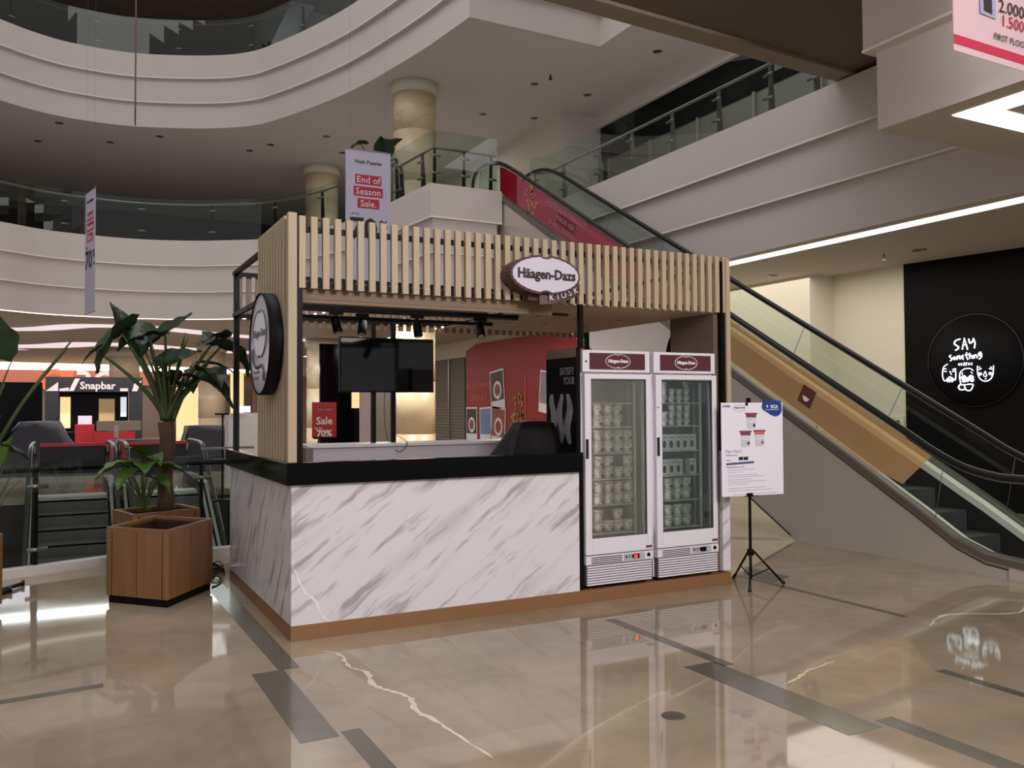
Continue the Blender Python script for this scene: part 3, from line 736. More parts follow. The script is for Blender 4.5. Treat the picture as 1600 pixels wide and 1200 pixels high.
S(mb, [(765, 675), (765, 780), (790, 860), (840, 905), (900, 910), (950, 880), (985, 810), (995, 680)], .009)
for a in ([(790, 690), (800, 705)], [(780, 735), (820, 720)], [(930, 725), (975, 735)], [(950, 700), (970, 710)]): S(mb, a, .008, False)
S(mb, [(875, 760), (850, 830), (895, 835), (875, 760)], .007); S(mb, [(870, 875), (890, 872)], .008, False)
for c in ((800, 800, 28), (945, 800, 28)):
    cx, cy = px(c[0], c[1]); rr = c[2] / 1371 * 1.3 * .8
    mb.lathe([(rr, .02), (rr, .03), (.001, .031)], 16, Ms @ Matrix.Translation((cx, cy, 0)), caps=False)
mb.build('face_drawing', NEON, sg)
# small blue notice plate on cream wall
mb = MB().box(10.07, 10.1, 3.27, 3.95, 1.0, 1.32).build('wall_cabinet', CREAMW); tag(mb, 'low cream service cabinet set on the cream wall left of the black wall', 'cabinet')
mb = MB().box(10.055, 10.069, 3.34, 3.46, 1.16, 1.26).build('notice_plate', mat('navy_plate', (52, 58, 74), .4)); tag(mb, 'small dark square notice at the edge of the cream wall', 'sign')

# ------------------------------------------------------------------ upper gallery shop fronts on the right
sf = thing('shop_shutter', 'row of dark roller shutters behind the right upper gallery balustrade', 'shutter', (11.15, 5, 5.5))
mb = MB()
for k in range(9): 
    y = -3 + k * 1.75
    mb.box(11.15, 11.19, y, y + 1.68, 5.5, 7.9)
mb.build('shutter_curtain', mat('upper_shutter', (128, 124, 116), .5, metal=.2), sf)
mb = MB()
for k in range(9): y = -3 + k * 1.75; mb.box(11.1, 11.2, y + 1.68, y + 1.75, 5.5, 7.9)
mb.build('mullion', mat('dim_mullion', (150, 140, 130), .5), sf)
mb = MB(); mb.box(11.1, 11.2, -3, 13.05, 7.9, 8.78); mb.build('shop_fascia', BLACKW, sf)
mb = MB()
for y in (1.7, 6.4): mb.box(11.08, 11.1, y, y + .45, 8.1, 8.45)
mb.build('notice', INKG, sf)
# upper-left shop openings at the top level
for k, (x, w_) in enumerate(((-5.2, 1.3), (-3.4, 1.9), (-1.0, 1.6), (1.1, .9), (3.4, 1.2))):
    mb = MB().box(x, x + w_, 26.85, 26.995, 10.95, 12.1).build('shop_opening', BLACKG); tag(mb, 'dark shop opening behind the topmost curved gallery, number %s from the left' % ['first', 'second', 'third', 'fourth', 'fifth'][k], 'window')
for k, x in enumerate((2.0, 4.4)):
    mb = MB().box(x, x + .9, 26.6, 26.8, 10.95, 12.3).build('partition_panel', mat('grey_panel', (110, 110, 112), .6)); tag(mb, ['left', 'right'][k] + ' one of two pale grey panels behind the topmost gallery balustrade', 'panel')

for pts, lb in (([(3.45, 10.95), (4.55, 13.5), (5.25, 13.5), (3.78, 10.95)], 'left'), ([(3.72, 10.95), (5.2, 13.5), (6.4, 13.5), (4.2, 10.95)], 'right')):
    mb = MB(); mb.prism([(x, 19.5 if lb == 'left' else 19.9, z) for x, z in pts], (0, .08, 0)); mb = mb.build('slanted_panel', mat('pale_blue_panel', (150, 154, 164), .4)); tag(mb, lb + ' pale slanted panel behind the topmost gallery glass', 'panel')

# ------------------------------------------------------------------ the kiosk counter
W = 3.68
ct = thing('kiosk_counter', 'white marble clad kiosk counter with black top edge and copper coloured plinth', 'counter', (1.8, 1.2, 0))
mb = MB(); mb.box(0, W, 0, .04, 0, .1); mb.box(0, .04, 0.04, 2.3, 0, .1); mb.box(W - .04, W, .04, 2.2, 0, .1); mb.box(.04, W - .04, .04, 2.2, 0.0, .095); mb.build('plinth', COPPER, ct)
mb = MB(); mb.box(0.002, 2.185, 0.002, .03, .1, 1.02); mb.build('front_panel', MARB, ct)
mb = MB(); mb.box(0.002, .03, .03, 2.3, .1, 1.02); mb.build('side_panel', MARBS, ct)
streak([(.02, .46), (.06, .37), (.10, .30), (.16, .24), (.20, .15), (.25, .11)], 0, .010, plane=-.0006, seed=5).build('painted_light_streak', mat('white_light_streak', (240, 238, 242), .2, var=0), ct)  # streak of reflected light painted on the marble front
mb = MB(); mb.box(3.60, W, .002, .3, .125, 1.12); mb.build('side_panel', MARB, ct)
mb = MB()
mb.box(-.035, 2.19, -.035, .03, 1.005, 1.148); mb.box(-.035, .03, .03, 2.33, 1.005, 1.148)
mb.box(.03, 2.19, .03, .10, 1.06, 1.12)
mb.build('counter_edge', BLACKG, ct, bevel=.002)
mb = MB(); mb.box(.03, 2.18, .03, .55, .98, 1.01); mb.box(.03, .5, .55, 2.3, .98, 1.01); mb.build('worktop', mat('grey_worktop', (150, 146, 144), .3), ct)
mb = MB(); mb.box(2.185, 2.235, .02, .50, .1, 1.15); mb.build('divider_panel', BLACK, ct)
mb = MB(); mb.box(2.19, 3.6, .51, .54, .1, 1.1); mb.build('back_panel', BLACK, ct)
bc = thing('back_counter', 'pale grey back counter inside the kiosk below the hanging screen', 'counter', (1.75, 2.05, 0))
mb = MB(); mb.box(.60, 3.0, 1.9, 2.3, .0, 1.15); mb.build('body', mat('grey_laminate', (170, 166, 172), .4), bc)
mb = MB(); mb.box(.58, 3.02, 1.88, 2.33, 1.15, 1.175); mb.build('top', mat('grey_top', (188, 182, 186), .35), bc)
mb = MB().box(.52, .585, 1.7, 1.95, .95, 1.16).build('storage_box', mat('taupe_box', (96, 84, 80), .6)); tag(mb, 'small taupe box at the left end of the kiosk back counter', 'box')
mb = MB().box(1.35, 1.75, .25, .42, 1.01, 1.04).build('paper_sheet', PAPER); tag(mb, 'white paper sheet lying on the kiosk worktop', 'paper')
mb = MB().box(1.12, 1.34, .25, .42, 1.01, 1.05).build('folder', BLUE); tag(mb, 'blue folder lying on the kiosk worktop', 'folder')

# ------------------------------------------------------------------ the slatted canopy
cp = thing('kiosk_canopy', 'slatted pale wood canopy on black posts above the kiosk counter', 'canopy', (1.8, 1.2, 1.15))
mb = MB()
n = 46
for k in range(n):
    x = .072 + k * (3.575 / (n - 1)); mb.box(x - .021, x + .021, -.005, .03, 2.287, 2.76)
mb.build('slat_screen', SLAT, cp)
mb = MB()
mb.box(-.02, .035, -.01, .045, 1.15, 2.775)       # wide corner slat
for k in range(10):
    y = .115 + k * .089; mb.box(-.02, .0, y, y + .060, 1.15, 2.775)
mb.build('slat_screen', SLAT, cp)
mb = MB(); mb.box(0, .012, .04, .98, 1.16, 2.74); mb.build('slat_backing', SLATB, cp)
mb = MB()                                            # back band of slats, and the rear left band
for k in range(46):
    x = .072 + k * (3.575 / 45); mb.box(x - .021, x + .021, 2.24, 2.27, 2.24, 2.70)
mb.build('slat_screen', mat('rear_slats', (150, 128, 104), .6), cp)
mb = MB()
mb.box(.036, .075, -.002, .035, 1.148, 2.72)         # front left post
mb.build('post', BLACK, cp)
MB().box(0.0, .045, 2.1, 2.145, 1.148, 2.70).build('post', BLACK, cp)
MB().box(2.2, 2.235, .0, .035, 1.95, 2.29).build('post', BLACK, cp)
MB().box(3.605, 3.645, -.003, .035, 1.12, 2.72).build('post', BLACK, cp)
MB().box(3.6, 3.64, 2.1, 2.14, 0.1, 2.7).build('post', BLACK, cp)
mb = MB()
for z in (2.30, 2.665):
    for y in (.032, 2.18): mb.box(.04, 3.64, y, y + .035, z, z + .035)
    for x in (0.002, 3.6): mb.box(x, x + .035, .04, 2.2, z, z + .035)
mb.build('beam', BLACK, cp)
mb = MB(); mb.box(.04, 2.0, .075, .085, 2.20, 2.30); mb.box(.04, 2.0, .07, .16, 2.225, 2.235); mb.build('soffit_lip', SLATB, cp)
mb = MB(); mb.box(.04, 2.0, .62, .65, 2.22, 2.255); mb.box(.04, 2.2, 1.0, 1.03, 2.255, 2.285); mb.box(.04, 2.2, 1.5, 1.53, 2.25, 2.28); mb.box(.04, 2.2, .16, .175, 2.21, 2.23); mb.build('lighting_track', BLACK, cp)
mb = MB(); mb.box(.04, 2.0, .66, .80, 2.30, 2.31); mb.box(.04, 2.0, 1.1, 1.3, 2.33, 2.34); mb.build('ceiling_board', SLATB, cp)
mb = MB()
for k in range(22):
    x = 2.02 + k * .0725; mb.box(x, x + .054, .04, 2.2, 2.283, 2.298)
mb.build('plank_ceiling', mat('plank_ceiling', (176, 150, 122), .5), cp)
mb = MB(); mb.box(2.02, 3.6, .04, 2.2, 2.305, 2.312); mb.build('ceiling_backing', BLACK, cp)
mb = MB(); mb.box(3.555, 3.60, .04, .62, .13, 2.283); mb.build('pier_panel', BROWNP, cp)
mb = MB(); mb.box(3.648, 3.69, -.02, .42, 1.12, 2.745); mb.build('wood_fin', SLAT, cp)
mb = MB()
for x in (2.35, 2.75, 3.2):
    for y in (.9, 1.5): mb.lathe([(.03, 0), (.03, .006)], 12, Matrix.Translation((x, y, 2.276)))
mb.build('ceiling_spot', STEEL, cp)

# hanging screen on two black poles
tv = thing('hanging_screen', 'large black flat screen hung on two thin black poles inside the kiosk', 'screen', (1.38, 2.1, 1.18))
mb = MB(); mb.box(.925, 1.85, 2.08, 2.12, 1.645, 2.155); mb.build('housing', BLACK, tv, bevel=.004)
mb = MB(); mb.box(.937, 1.838, 2.076, 2.081, 1.660, 2.143); mb.build('display', SCREEN, tv)
MB().box(1.245, 1.285, 2.12, 2.16, 1.175, 2.30).build('pole', BLACK, tv)
MB().box(1.44, 1.48, 2.12, 2.16, 1.175, 2.30).build('pole', BLACK, tv)
mb = MB().tube(catmull([(1.37, 2.11, 1.65), (1.34, 2.05, 1.45), (1.36, 2.0, 1.2), (1.42, 1.86, 1.10), (1.50, 1.87, 1.18), (1.46, 2.1, 1.25)], 6), .003, 5).build('power_cable', BLACK); tag(mb, 'thin black cable drooping below the hanging screen', 'cable')

def spot(x, y, z, rx, rz, label):
    t = thing('track_spotlight', label, 'spotlight', (x, y, z), 'track spotlights under the kiosk canopy')
    mb = MB(); mb.box(x - .05, x + .05, y - .018, y + .018, z - .03, z); mb.build('adapter', BLACK, t)
    mb = MB(); mb.tube([(x, y, z - .03), (x, y, z - .075)], .008); mb.build('stem', BLACK, t)
    M = Matrix.Translation((x, y, z - .10)) @ Matrix.Rotation(rz, 4, 'Z') @ Matrix.Rotation(rx, 4, 'X')
    mb = MB(); mb.lathe([(.026, -.075), (.034, -.07), (.034, .05), (.020, .06)], 18, M); mb.build('barrel', BLACK, t)
    mb = MB(); mb.lathe([(.001, -.0765), (.025, -.0765)], 18, M, caps=False); mb.build('lens', mat('spot_lens', (150, 146, 140), .2), t)
spot(.48, .635, 2.22, -.5, .2, 'black track spotlight nearest the corner post of the kiosk')
spot(.80, 1.015, 2.25, -.5, -.4, 'black track spotlight above the left edge of the hanging screen')
spot(1.12, .635, 2.22, -.2, .3, 'black track spotlight above the middle of the hanging screen')
spot(1.66, .635, 2.22, -.7, -.3, 'black track spotlight at the end of the track near the plank ceiling')

# cloth-covered till on the counter
def cloth(name, pts_base, pts_top, z0, z1, material, label, cat, sub=4, fold=.012, group=None, seed=1):
    rnd = random.Random(seed); n = len(pts_base); rows = []; N = n * 6
    def per(pts, t):
        i = int(t * n) % n; f = t * n - int(t * n); a = Vector(pts[i]); b = Vector(pts[(i + 1) % n]); return a.lerp(b, f)
    ph = rnd.random() * 6
    mb = MB()
    for k in range(7):
        s = k / 6; r = []
        for j in range(N + 1):
            t = (j % N) / N; a = per(pts_base, t); b = per(pts_top, t); p = a.lerp(b, s ** .8)
            w_ = fold * (1 - s) * math.sin(j * 1.9 + ph) + fold * .5 * math.sin(j * .7 + k)
            c = sum((Vector(q) for q in pts_base), Vector((0, 0))) / n; d = (p - c); d = d.normalized() if d.length > 0 else d
            r.append((p.x + d.x * w_, p.y + d.y * w_, z0 + (z1 - z0) * s))
        rows.append(r)
    c = sum((Vector(q) for q in pts_top), Vector((0, 0))) / n
    rows.append([(c.x + (x - c.x) * .5, c.y + (y - c.y) * .5, z1 + .015) for x, y, _ in rows[-1]])
    rows.append([(c.x, c.y, z1 + .02)] * len(rows[0]))
    mb.grid(rows, smooth=True); bmesh.ops.remove_doubles(mb.bm, verts=mb.bm.verts, dist=.0005)
    o = mb.build(name, material); return tag(o, label, cat, group)
cloth('covered_till', [(1.60, .06), (2.16, .06), (2.16, .50), (1.56, .52)], [(1.80, .22), (2.10, .22), (2.08, .42), (1.82, .42)], 1.01, 1.375, BLACK, 'till draped in black cloth at the right end of the marble counter', 'till', fold=.01)

# oval brand sign on the front slats, ribbon with KIOSK
osn = thing('oval_brand_sign', 'white oval scalloped sign with a maroon KIOSK ribbon on the front slats', 'sign', (1.81, -.1, 2.3))
def oval(rx, rz, n=128, scal=.010, notch=.035, lobes=30):
    pts = []
    for k in range(n):
        a = 2 * PI * k / n; s = 1 + scal * (abs(math.sin(a * lobes / 2)) - .5) * 2
        x = rx * math.cos(a) * s; z = rz * math.sin(a) * s
        d = abs(math.cos(a)); 
        if d < .2: z *= 1 - notch / .1 * .35 * (.5 + .5 * math.cos(PI * d / .2))
        pts.append((x, z))
    return pts
OC = (1.81, 2.463)
mb = MB(); mb.prism([(OC[0] + x, -.165, OC[1] + z) for x, z in oval(.292, .145)], (0, .155, 0)); mb.build('sign_body', MAROON, osn)
mb = MB(); mb.prism([(OC[0] + x, -.172, OC[1] + z) for x, z in oval(.275, .128)], (0, .008, 0)); mb.build('face_plate', SIGNW, osn)
mb = MB(); put_text(mb, 'Häagen-Dazs', .099, frame((OC[0] + .005, -.173, OC[1] - .0), FRONT), bold=.0028, sx=.93, ext=.003); mb.build('lettering', INKD, osn)
mb = MB(); rib = catmull([(1.78, -.12, 2.288), (1.9, -.14, 2.30), (2.02, -.15, 2.335), (2.11, -.15, 2.375)], 5)
mb.grid([[(p.x, p.y, p.z - .038) for p in rib], [(p.x, p.y, p.z + .038) for p in rib]]); mb.grid([[(p.x, p.y + .03, p.z - .038) for p in rib], [(p.x, p.y + .03, p.z + .038) for p in rib]])
mb.grid([[(p.x, p.y, p.z - .038) for p in rib], [(p.x, p.y + .03, p.z - .038) for p in rib]])
mb.box(1.70, 1.80, -.10, -.02, 2.28, 2.36); mb.build('ribbon', MAROON, osn)
mb = MB()
for ch, x, z, a in (('K', 1.862, 2.298, .12), ('I', 1.915, 2.307, .18), ('O', 1.965, 2.322, .25), ('S', 2.02, 2.342, .3), ('K', 2.07, 2.362, .36)):
    put_text(mb, ch, .062, frame((x, -.156, z), (math.cos(a), 0, math.sin(a)), (-math.sin(a), 0, math.cos(a))), ext=.002)
mb.build('lettering', INKW, osn)

# round drum signs on the left and right sides
def drum(x, sgn, cy, cz, r, label, full=True):
    t = thing('round_drum_sign', label, 'sign', (x + sgn * .11, cy, cz - r))
    M = Matrix.Translation((x, cy, cz)) @ Matrix.Rotation(sgn * PI / 2, 4, 'Y')
    MB().lathe([(r, .0), (r, .085), (r - .012, .085), (r - .012, .075)], 56, M, caps=False).build('drum', BLACK, t)
    MB().lathe([(.001, .076), (r - .011, .076)], 56, M, caps=False).build('face', PAPER if not full else mat('sign_face', (190, 186, 196), .18, var=.12, scale=2.5), t)
    MB().lathe([(.001, .01), (r - .01, .01)], 32, M, caps=False).build('back', BLACK, t)
    if full:
        fx = x + sgn * .077
        def pt(y, z): return (fx + sgn * .002, cy + y, cz + z)
        mb = MB(); O = oval(.22, .165, scal=0, n=72)
        mb.face([pt(y, z + .07) for y, z in O]); mb.build('oval_print', PAPER, t)
        mb = MB(); mb.tube([Vector(pt(y, z + .07)) + Vector((sgn * .002, 0, 0)) for y, z in O + O[:1]], .0035, 5); mb.build('oval_ring', INKG, t)
        mb = MB(); put_text(mb, 'Häagen-Dazs', .075, frame((fx + sgn * .003, cy, cz + .075), LEFT), bold=.001, ext=.001); mb.build('lettering', INKG, t)
        mb = MB(); pth = catmull([pt(.24, -.02), pt(.20, -.12), pt(.08, -.16), pt(-.06, -.15), pt(-.14, -.19), pt(-.16, -.26)], 5)
        mb.tube(pth, [.004 + .010 * abs(math.sin(i * .5)) for i in range(len(pth))], 6); mb.build('ribbon_print', mat('ribbon_grey', (84, 80, 88), .5), t)
        mb = MB(); mb.box(fx - .004, fx, cy + .02, cy + .18, cz - .20, cz - .185); mb.box(fx - .004, fx, cy + .04, cy + .18, cz - .24, cz - .225); mb.build('fine_print', INKG, t)
    return t
drum(-.03, -1, .46, 1.945, .352, 'round black-rimmed drum sign on the left slatted side of the kiosk')
drum(3.70, 1, .52, 1.93, .36, 'round black drum sign on the right outer side of the kiosk', False)

# ------------------------------------------------------------------ freezers
def freezer(x0, label, inner, glassm, red, hz):
    t = thing('display_freezer', label, 'freezer', (x0 + .317, .33, .1))
    w_, d0, d1 = .635, .03, .50
    X = lambda a: x0 + a
    mb = MB()
    mb.box(X(0), X(.03), d0 + .03, d1, .125, 1.94); mb.box(X(w_ - .03), X(w_), d0 + .03, d1, .125, 1.94)
    mb.box(X(.03), X(w_ - .03), d1 - .03, d1, .125, 1.94); mb.box(X(.03), X(w_ - .03), d0 + .03, d1 - .03, 1.72, 1.94); mb.box(X(.03), X(w_ - .03), d0 + .03, d1 - .03, .125, .47)
    mb.build('cabinet', FRW, t, bevel=.004)
    mb = MB(); e = .002
    mb.box(X(.03), X(.034), d0 + .05, d1 - .03, .47, 1.72); mb.box(X(w_ - .034), X(w_ - .03), d0 + .05, d1 - .03, .47, 1.72)
    mb.box(X(.034), X(w_ - .034), d1 - .036, d1 - .03, .47, 1.72); mb.box(X(.034), X(w_ - .034), d0 + .05, d1 - .036, 1.714, 1.72); mb.box(X(.034), X(w_ - .034), d0 + .05, d1 - .036, .47, .476)
    mb.build('liner', inner, t)
    mb = MB()
    mb.box(X(0), X(w_), d0 - .01, d0 + .03, 1.768, 1.94); mb.build('header', FRW, t, bevel=.006)
    mb = MB(); mb.box(X(.06), X(w_ - .05), d0 - .014, d0 - .009, 1.790, 1.918); h = mb.build('header_panel', BURG, t)
    cx = X(w_ / 2 + .005)
    mb = MB(); O = oval(.115, .055, scal=0, n=64, notch=.03); mb.tube([(cx + x, d0 - .017, 1.855 + z) for x, z in O + O[:1]], .0032, 5); mb.tube([(cx, d0 - .017, 1.908), (cx, d0 - .017, 1.898)], .004, 5); mb.tube([(cx, d0 - .017, 1.800), (cx, d0 - .017, 1.812)], .004, 5); mb.build('oval_ring', INKW, t)
    mb = MB(); put_text(mb, 'Häagen-Dazs', .036, frame((cx, d0 - .0155, 1.856), FRONT), bold=.0018, ext=.001); mb.build('lettering', INKW, t)
    # door
    dz0, dz1 = .435 if hz else .335, 1.755
    dz0 = .360
    mb = MB()
    a, b = .062, .052
    mb.box(X(.004), X(a), d0 - .03, d0 + .012, dz0, dz1); mb.box(X(w_ - b), X(w_ - .004), d0 - .03, d0 + .012, dz0, dz1)
    mb.box(X(a), X(w_ - b), d0 - .03, d0 + .012, 1.715, dz1); mb.box(X(a), X(w_ - b), d0 - .03, d0 + .012, dz0, .485)
    dr = mb.build('door', FRW, t, bevel=.004)
    MB().box(X(a), X(w_ - b), d0 - .012, d0 - .008, .485, 1.715).build('door_glass', glassm, dr)
    mb = MB(); g = .006
    mb.box(X(a), X(a + g), d0 - .026, d0 - .005, .485, 1.715); mb.box(X(w_ - b - g), X(w_ - b), d0 - .026, d0 - .005, .485, 1.715); mb.box(X(a), X(w_ - b), d0 - .026, d0 - .005, 1.709, 1.715); mb.box(X(a), X(w_ - b), d0 - .026, d0 - .005, .485, .491)
    mb.build('gasket', mat('gasket_grey', (70, 70, 72), .6), dr)
    MB().box(X(.008), X(.032), d0 - .034, d0 - .029, 1.10, 1.25).build('handle', RUBBER, dr)
    mb = MB(); mb.box(X(w_ - .07), X(w_ - .012), d0 - .033, d0 - .029, .378, .396); mb.build('badge', mat('badge_red', (110, 50, 56), .4), dr)
    if hz: MB().lathe([(.006, 0), (.006, .004)], 10, Matrix.Translation((X(.02), d0 - .029, 1.49)) @ Matrix.Rotation(PI / 2, 4, 'X')).build('lock', BLACK, dr)
    else: MB().lathe([(.008, 0), (.008, .004)], 10, Matrix.Translation((X(.028), d0 - .010, 1.85)) @ Matrix.Rotation(PI / 2, 4, 'X')).build('lock', BLACK, t)
    # base: control strip and louvres
    mb = MB(); mb.box(X(0.004), X(w_ - .002), d0 - .03, d0 + .03, .285, .352); mb.build('control_strip', FRW, t, bevel=.003)
    mb = MB()
    for k in range(4): mb.box(X(.05), X(.335), d0 - .0315, d0 - .029, .293 + k * .014, .299 + k * .014)
    mb.build('vent_slots', BLACK, t)
    mb = MB()
    for k in range(8):
        z = .1285 + k * .0193
        mb.prism([(X(.012), d0 - .018, z), (X(.012), d0 - .034, z + .001), (X(.012), d0 - .034, z + .0105), (X(.012), d0 - .018, z + .0125)], (w_ - .03, 0, 0))
    mb.build('louvre_grille', FRW, t)
    mb = MB(); mb.box(X(.012), X(w_ - .018), d0 - .017, d0 + .03, .125, .285); mb.build('grille_backing', mat('grille_shadow_grey', (84, 82, 88), .6), t)
    mb = MB(); mb.box(X(.35), X(.36 + .19), d0 - .032, d0 - .0295, .292, .345); mb.build('display_panel', mat('display_panel', (176, 178, 180), .3), t)
    mb = MB()
    for j, ch in enumerate(('0', 'I', '8')): put_text(mb, ch, .03, frame((X(.372 + j * .03), d0 - .0325, .322), FRONT), bold=.001, ext=.001)
    mb.box(X(.44), X(.50), d0 - .0335, d0 - .032, .302, .338); mb.build('symbols', BLACK, t)
    if red: MB().box(X(.448), X(.482), d0 - .0345, d0 - .0335, .305, .332).build('red_display', REDLED, t)
    MB().lathe([(.016, 0), (.014, .008)], 16, Matrix.Translation((X(w_ - .045), d0 - .029, .322)) @ Matrix.Rotation(PI / 2, 4, 'X')).build('knob', BLACK, t)
    mb = MB()
    for (qx, qy) in ((.05, .08), (w_ - .05, .08), (.05, .45), (w_ - .05, .45)): mb.box(X(qx - .015), X(qx + .015), qy - .015, qy + .015, .1, .126)
    mb.build('feet', BLACK, t)
    # shelves
    for z in SH:
        mb = MB(); mb.tube([(X(.04), .105, z), (X(w_ - .12), .105, z)], .005, 6); mb.tube([(X(.04), .5, z), (X(w_ - .12), .44, z)], .005, 6)
        for k in range(16): xx = X(.045 + k * .0305); mb.tube([(xx, .105, z), (xx, .44, z)], .0022, 4, caps=False)
        mb.box(X(.04), X(w_ - .12), .098, .102, z - .006, z + .004)
        mb.build('shelf', WIRE, t)
    mb = MB(); mb.box(X(w_ - .098), X(w_ - .086), .10, .12, .48, 1.70); mb.box(X(w_ - .08), X(w_ - .07), .2, .22, .48, 1.70); mb.build('shelf_rail', WIRE, t)
    return t
SH = (1.525, 1.335, 1.13, .925, .722, .50)
freezer(2.24, 'left white glass-door freezer with a burgundy header and red lit display', FRI, FGLASS, True, False)
freezer(2.917, 'right white glass-door freezer, next to the slim wood pier, clearer glass', FRD, FGLASS2, False, True)

def make_tub(x, y, z, s=1.0, lidm=None, rot=0):
    mb = MB(); M = Matrix.Translation((x, y, z))
    mb.m(TUBW).lathe([(.034 * s, 0), (.041 * s, .070 * s)], 20, M)
    mb.m(lidm or TUBL).lathe([(.0435 * s, .066 * s), (.0435 * s, .080 * s), (.040 * s, .083 * s)], 20, M)
    # printed band and emblem
    mb.m(INKG)
    for (a0, a1, z0, z1) in ((-2.1, -1.3, .050, .055), (-2.0, -1.5, .042, .046)):
        r0 = (.0375 + .0035) * s
        mb.grid([[(x + (r0 + .0006) * math.cos(a0 + (a1 - a0) * k / 4), y + (r0 + .0006) * math.sin(a0 + (a1 - a0) * k / 4), z + zz * s) for k in range(5)] for zz in (z0, z1)], smooth=False)
    mb.m(TUBD); a0, a1 = -1.45 + rot, -.75 + rot; r0 = .0385 * s
    mb.grid([[(x + (r0 + .001) * math.cos(a0 + (a1 - a0) * k / 4), y + (r0 + .001) * math.sin(a0 + (a1 - a0) * k / 4), z + zz * s) for k in range(5)] for zz in (.014, .032)], smooth=False)
    return mb.build('ice_cream_tub')
def make_box(x, y, z):
    mb = MB(); mb.m(TUBW).box(x - .033, x + .033, y - .02, y + .05, z, z + .13)
    mb.m(TUBD).prism([(x - .012 + .018 * math.cos(a), y - .0206, z + .05 + .032 * math.sin(a)) for a in [2 * PI * k / 14 for k in range(14)]], (0, -.0006, 0))
    mb.m(INKG).box(x - .02, x + .02, y - .0206, y - .0200, z + .10, z + .108)
    return mb.build('ice_cream_box')
ORD = ['first', 'second', 'third', 'fourth', 'fifth', 'sixth']
SHN = ['top', 'second', 'third', 'fourth', 'fifth', 'bottom']
tub0 = make_tub(2.362, .155, 1.34); used = [False]
def put_tub(x, y, z, label, group, s=1.06, src=None):
    if not used[0] : o = tub0; used[0] = True
    else: o = (src or tub0).copy(); COL.objects.link(o)
    o.location = (x, y, z); o.scale = (s, s, s); o.rotation_euler = (0, 0, random.uniform(-.35, .35))
    tag(o, label, 'ice cream tub', group); return o
tubr = None
layout = {1: [(0, 1, 2, 3), (0, 1, 2, 3)], 2: [(0, 1, 2, 3, 4)] * 2, 3: [(0, 1, 2, 3, 4), (0, 1, 2, 4)], 4: [(0, 1, 2, 3, 4)] * 2, 5: [(0, 1, 2, 3, 4), (0, 1, 3)]}
for si, tiers in layout.items():
    for ti, ks in enumerate(tiers):
        for j, k in enumerate(ks):
            put_tub(2.362 + .094 * k + random.uniform(-.003, .003), .155, SH[si] + .005 + ti * .0885, 'white ice cream tub, %s from left in the %s layer, %s shelf, left freezer' % (ORD[j], ['lower', 'upper'][ti], SHN[si]), 'ice cream tubs in the left freezer')
lay2 = {4: [(0, 1, 2, 3)] * 2, 5: [(0, 1, 2, 3)] * 2}
for si, tiers in lay2.items():
    for ti, ks in enumerate(tiers):
        for j, k in enumerate(ks):
            put_tub(3.045 + .096 * k + random.uniform(-.003, .003), .155, SH[si] + .005 + ti * .0885, 'white ice cream tub, %s from left in the %s layer, %s shelf, right freezer' % (ORD[j], ['lower', 'upper'][ti], SHN[si]), 'ice cream tubs in the right freezer')
for si, miss in ((0, [(2, 2), (2, 3)]), (1, [(2, 1)])):
    for ti in range(3):
        j = 0
        for k in range(5):
            if (ti, k) in miss: continue
            put_tub(3.03 + .078 * k + random.uniform(-.003, .003), .145, SH[si] + .005 + ti * .058, 'mini ice cream cup, %s from left in the %s layer, %s shelf, right freezer' % (ORD[j], ['lower', 'middle', 'upper'][ti], SHN[si]), 'mini cups in the right freezer', .68); j += 1
b0 = make_box(3.0, .14, SH[2] + .005); ub = False
for si in (2, 3):
    for j, k in enumerate((0, 1, 2, 3, 4, 5) if si == 2 else (0, 1, 2, 3, 5)):
        if not ub: o = b0; ub = True
        else: o = b0.copy(); COL.objects.link(o)
        o.location = (3.03 + .072 * k, .155, SH[si] + .005); tag(o, 'tall white ice cream box, %s from left, %s shelf, right freezer' % (ORD[j], SHN[si]), 'ice cream box', 'ice cream boxes in the right freezer')

# ------------------------------------------------------------------ poster easel on the right
es = thing('poster_easel', 'black tripod easel holding the white offer poster beside the kiosk', 'easel', (3.80, -.10, 0))
CX, CY = 3.80, -.105
MB().tube([(CX, CY, .05), (CX, CY, 1.56)], .012, 10).build('pole', BLACK, es)
MB().tube([(CX, CY, .25), (CX, CY, .30)], .03, 10).build('collar', BLACK, es)
for a in (-2.35, -.40, 1.35):
    d = Vector((math.cos(a), math.sin(a), 0)); L_ = .28
    lg = MB().tube([Vector((CX, CY, .28)) + d * .03, Vector((CX, CY, .012)) + d * L_], .009, 8).build('leg', BLACK, es)
    MB().tube([Vector((CX, CY, .035)) + d * (L_ - .02), Vector((CX, CY, .008)) + d * (L_ + .008)], .014, 8).build('foot', RUBBER, lg)
    MB().tube([Vector((CX, CY, .07)), Vector((CX, CY, .135)) + d * .165], .005, 6).build('brace', BLACK, es)
mb = MB(); mb.box(CX - .06, CX + .06, CY - .03, CY + .012, 1.50, 1.525); mb.box(CX - .015, CX + .015, CY - .012, CY + .012, 1.52, 1.565); mb.build('clip', BLACK, es)
mb = MB(); mb.box(CX - .06, CX + .06, CY - .035, CY + .012, .742, .772); mb.build('ledge', BLACK, es)
po = thing('offer_poster', 'white offer poster with three ice cream pints and a blue corner shield', 'poster', (3.8, -.14, .74))
PW, PH = .615, .775
PX = Vector((1, -.12, 0)).normalized()
MP = frame((3.808, -.140, 1.138), PX)
mb = MB(); mb.box(-PW / 2, PW / 2, -PH / 2, PH / 2, -.004, 0, MP); mb.build('board', PAPER, po)
def poly(mb, pts, dz=.0012): mb.face([MP @ Vector((x, y, dz)) for x, y in pts])
